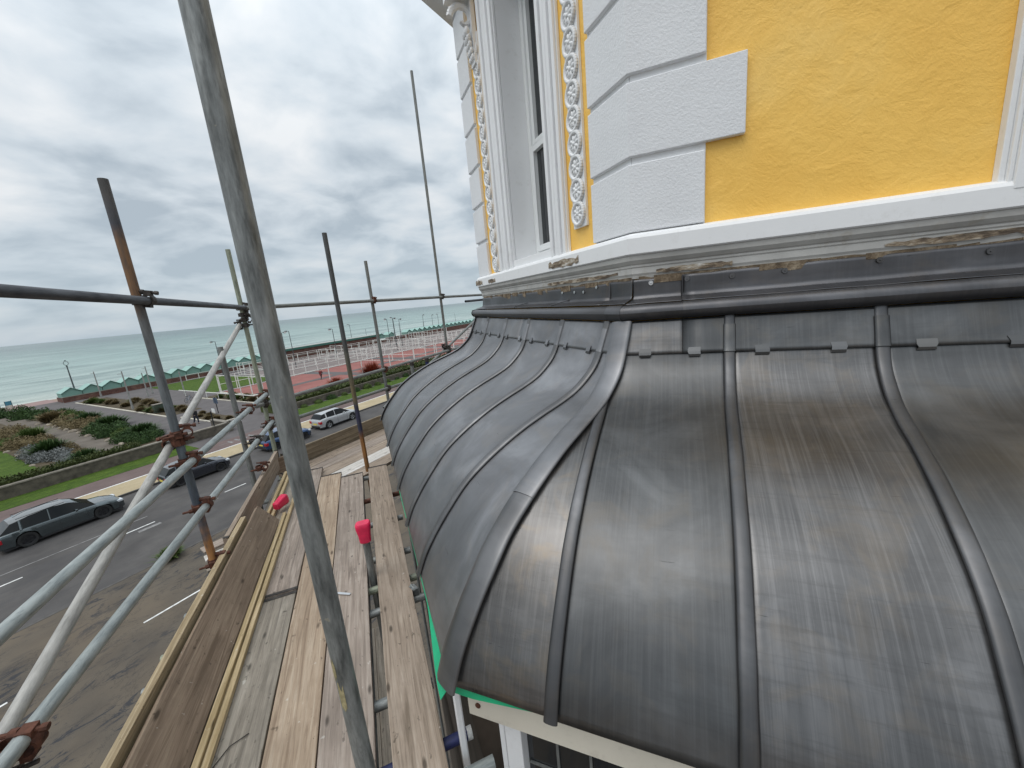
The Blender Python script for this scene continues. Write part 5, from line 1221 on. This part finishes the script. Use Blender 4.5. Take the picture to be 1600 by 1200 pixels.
# lower lift seen through the gaps
tube(UW(.2, -.163, -3.9), UW(5, -.163, -3.9), m_gal, 'ledger', 'ledger of the lower lift'); tube(UW(.4, -1.2, -3.2), UW(3.6, .0, -4.2), m_gal_chalk, 'brace', 'diagonal brace of the lower lift')
# ------------------------------------------------------------------ boards
def board(name, u0, u1, wc, wd, zt, mat, label, cat='scaffold board', group=None, yaw=0, th=.038, tilt=0, bands=True, pitch_=0, frame='B'):
    L_ = u1-u0; mb = MB(); n = max(2, int(L_*4)); rs = random.Random(int(abs(wc*977)+u0*31))
    so_ = rs.uniform(0, 50)
    def wv(x, s_): return .0022*noise.noise(Vector((x*2.3+so_, s_, 0)))
    rows = []
    for j in range(n+1):
        x = L_*j/n; rows.append([Vector((x, -wd/2+wv(x,1)*1.5, -th)), Vector((x, wd/2+wv(x,2)*1.5, -th)), Vector((x, wd/2+wv(x,2)*1.5, wv(x,3))), Vector((x, 0, wv(x,5)-.0008)), Vector((x, -wd/2+wv(x,1)*1.5, wv(x,4)))])
    for r_ in rows: mb.v += r_
    for j in range(n):
        for q in range(5): r_ = (q+1) % 5; mb.f.append((j*5+q, (j+1)*5+q, (j+1)*5+r_, j*5+r_)); mb.mi.append(0)
    mb.f.append((0,1,2,3,4)); mb.mi.append(0); mb.f.append(tuple(n*5+q for q in (4,3,2,1,0))); mb.mi.append(0)
    o = bpy.data.objects.new(name, None) if False else None
    b = mb.build(name if not bands else name, mat, bevel=.003)
    if frame == 'B': b.location = UW(u0, wc, zt); b.rotation_euler = Matrix.Rotation(AV+yaw, 4, 'Z').to_euler()
    else: b.location = ST(u0, wc, HC+zt); b.rotation_euler = Matrix.Rotation(AR+yaw, 4, 'Z').to_euler()
    if tilt or pitch_: b.rotation_euler = (Matrix.Rotation((AV if frame == 'B' else AR)+yaw, 4, 'Z') @ Matrix.Rotation(pitch_, 4, 'Y') @ Matrix.Rotation(tilt, 4, 'X')).to_euler()
    tag(b, label, cat, group)
    if bands:
        for x0 in (-.001, L_-.024):
            q = MB()
            q.box(x0, x0+.025, -wd/2-.0035, wd/2+.0035, .0022, .0034); q.box(x0, x0+.025, -wd/2-.0048, -wd/2-.0036, -th-.001, .0022); q.box(x0, x0+.025, wd/2+.0036, wd/2+.0048, -th-.001, .0022)
            q.build('end_band', m_dcoup, b)
    return b
# near run: note local y points away from the house (w = -y)
GB = 'boards of the near scaffold deck'
board('scaffold_board', .1, 4.66, -.052, .206, DKZ, W_TAN, 'weathered inner scaffold board nearest the lead roof, right of the gap', group=GB)
board('scaffold_board', .1, 4.57, -.332, .226, DKZ, W_PINK, 'pinkish grey board just left of the gap, under the foot of the big standard', group=GB)
board('scaffold_board', .1, 4.72, -.557, .212, DKZ, W_WARM, 'warm orange toned board, third from the lead roof', group=GB)
board('scaffold_board', 2.735, 5.02, -.783, .224, DKZ, W_PINK, 'grey pink board beyond the dark butt joint, beside the new battens', group=GB)
board('scaffold_board', .1, 2.715, -.783, .224, DKZ, W_GREY, 'grey weathered board before the dark butt joint, beside the new battens', group=GB)
board('scaffold_board', .1, 4.9, -1.012, .225, DKZ, W_GREY, 'outermost deck board under the toe boards and battens', group=GB)
# toe boards
board('toe_board', 3.30, 5.36, -1.164, .215, DKZ+.112, W_TAN, 'upright tan toe board ending at the corner standard', 'toe board', tilt=R(90), th=.036)
board('toe_board', .1, 3.60, -1.113, .222, DKZ+.116, W_TOE, 'upright toe board with a bright pale edge along the left side of the deck', 'toe board', tilt=R(90), th=.038, bands=False)
board('leaning_board', .1, 3.78, -.996, .225, DKZ+.128, W_BROWN, 'wide brown stained board leaning against the pale edged toe board', 'board', tilt=R(52), th=.036, bands=False)
# new battens
for (u0, u1, wc, z_, lb) in ((.3, 3.9, -.905, .045, 'long new softwood batten lying against the leaning board'),(.3, 4.55, -.872, .030, 'second new batten lying beside the long one'),(3.55, 5.02, -1.055, .045, 'short new batten against the far toe board, left of two'),(3.50, 4.98, -1.015, .030, 'short new batten against the far toe board, right of two')):
    board('timber_batten', u0, u1, wc, .028, DKZ+z_+.003, W_NEW, lb, 'batten', 'new softwood battens on the deck', th=z_-.002 if z_ < .04 else z_-.001, bands=False)
# far run boards, parallel to the road
GC = 'boards of the far scaffold deck'
for i, (mm, mt, lb) in enumerate(((4.715,W_TAN,'outermost board of the far deck beside its toe board'),(4.485,W_PINK,'second board of the far deck from its toe board'),(4.255,W_TAN,'middle board of the far deck'),(4.025,W_WASH,'white washed paint stained board of the far deck'),(3.795,W_TAN,'inner board of the far deck with a dark gap beside it'))):
    board('scaffold_board', 2.42+.05*(i % 2)-(.5 if i > 2 else 0)-(.25 if i == 2 else 0), 7.9, mm, .224, DKZ-.052, mt, lb, group=GC, frame='C', bands=i % 2 == 0)
board('toe_board', 2.52, 7.8, 4.862, .225, DKZ+.045, W_OSB, 'brown toe board along the outer edge of the far deck', 'toe board', tilt=R(90), th=.036, frame='C')
board('toe_board', 2.30, 2.62, 4.820, .20, DKZ+.040, W_BROWN, 'short dark board end behind the corner standard', 'toe board', tilt=R(90), th=.036, frame='C', bands=False)
# board ends sticking out beyond the toe board
for i, (u, wc, yaw, mt, lb) in enumerate(((3.82,-1.55,R(-58),W_PINK,'grey board end sticking out past the toe board, upper one'),(3.70,-1.50,R(-66),W_WASH,'pale board end sticking out past the toe board, middle one'),(3.55,-1.45,R(-62),W_GREY,'grey board end sticking out past the toe board, lowest one'))):
    board('board_offcut', u, u+.75, wc, .12-.02*i, -1.86-.02*i, mt, lb, 'board', 'board ends beyond the toe board', yaw=yaw, bands=False, th=.02)
for k, wc in enumerate((-.05,-.29,-.53)):
    board('scaffold_board', .3, 4.6, wc, .225, -3.84, W_GREY, ['grey board on the lift below, seen through the gap','grey board on the lift below left of the gap','grey board on the lift below farthest left'][k], group='boards of the lower lift', bands=False)
# plastic tube caps
def cap(T_, label):
    mb = MB(); n = 4
    rings = [(.0, .021, .021), (.008, .030, .027), (.05, .033, .028), (.09, .040, .031), (.110, .040, .031), (.118, .034, .026)]
    N_ = 20
    for x, a, b in rings:
        for k in range(N_):
            t = 2*math.pi*k/N_; c_, s_ = math.cos(t), math.sin(t); e_ = .5; mb.v.append(Vector((a*math.copysign(abs(c_)**e_, c_), b*math.copysign(abs(s_)**e_, s_), x)))
    for j in range(len(rings)-1):
        for k in range(N_): l = (k+1) % N_; mb.f.append((j*N_+k, j*N_+l, (j+1)*N_+l, (j+1)*N_+k)); mb.mi.append(0)
    mb.f.append(tuple(range(N_))[::-1]); mb.mi.append(0); mb.f.append(tuple((len(rings)-1)*N_+k for k in range(N_))); mb.mi.append(0)
    o = mb.build('pink_tube_cap', m_pink, smooth=True, angle=35); o.matrix_world = T_; return tag(o, label, 'tube cap')
pc_ = tube(UW(2.62,-.184,-2.6), UW(2.62,-.184,-1.50), m_gal, 'standard', 'short tube end below the pink cap in the gap')
cap(Matrix.Translation(UW(2.62,-.184,-1.515)) @ Matrix.Rotation(.3,4,'Z') @ Matrix.Scale(1.22,4), 'pink plastic cap pushed onto the tube end in the gap between boards')
cap(Matrix.Translation(UW(3.98,-.985,-1.70)) @ Matrix.Rotation(AV-.45,4,'Z') @ Matrix.Rotation(R(84),4,'Y') @ Matrix.Scale(1.25,4), 'pink plastic cap lying on its side across the battens')
# small bits on the boards
q = MB(); q.box(-.075,.075,-.008,.008,0,.004); o = q.build('metal_strip', m_washer); o.location = UW(2.53,-.39,DKZ+.005); o.rotation_euler = (0,0,AV+1.0); tag(o, 'small bright metal strip lying on the boards beside the big standard', 'metal strip')
q = MB(); q.box(-.012,.012,-.004,.004,0,.005); o = q.build('plastic_scrap', m_pink); o.location = UW(1.62,-.80,DKZ+.004); o.rotation_euler = (0,0,.4); tag(o, 'tiny red plastic scrap on the grey board', 'scrap')
q = MB(); q.cyl((0,0,.003),(.09,.03,.004),.0022,n=6); q.cyl((.09,.03,.004),(.16,.01,.003),.0022,n=6); o = q.build('bent_nail', m_dcoup); o.location = UW(1.66,-.86,DKZ+.002); o.rotation_euler = (0,0,AV-.9); tag(o, 'thin bent wire lying on the grey board beside the battens', 'wire')
q = MB(); q.box(-.03,.03,-.018,.018,-.04,.012); q.cyl((-.03,.0,.0),(.035,0,.012),.008,n=8); o = q.build('board_clip', m_gal, scaf); o.location = UW(2.36,.062,DKZ-.01)-scaf.location; o.rotation_euler = (0,0,AV+.4)
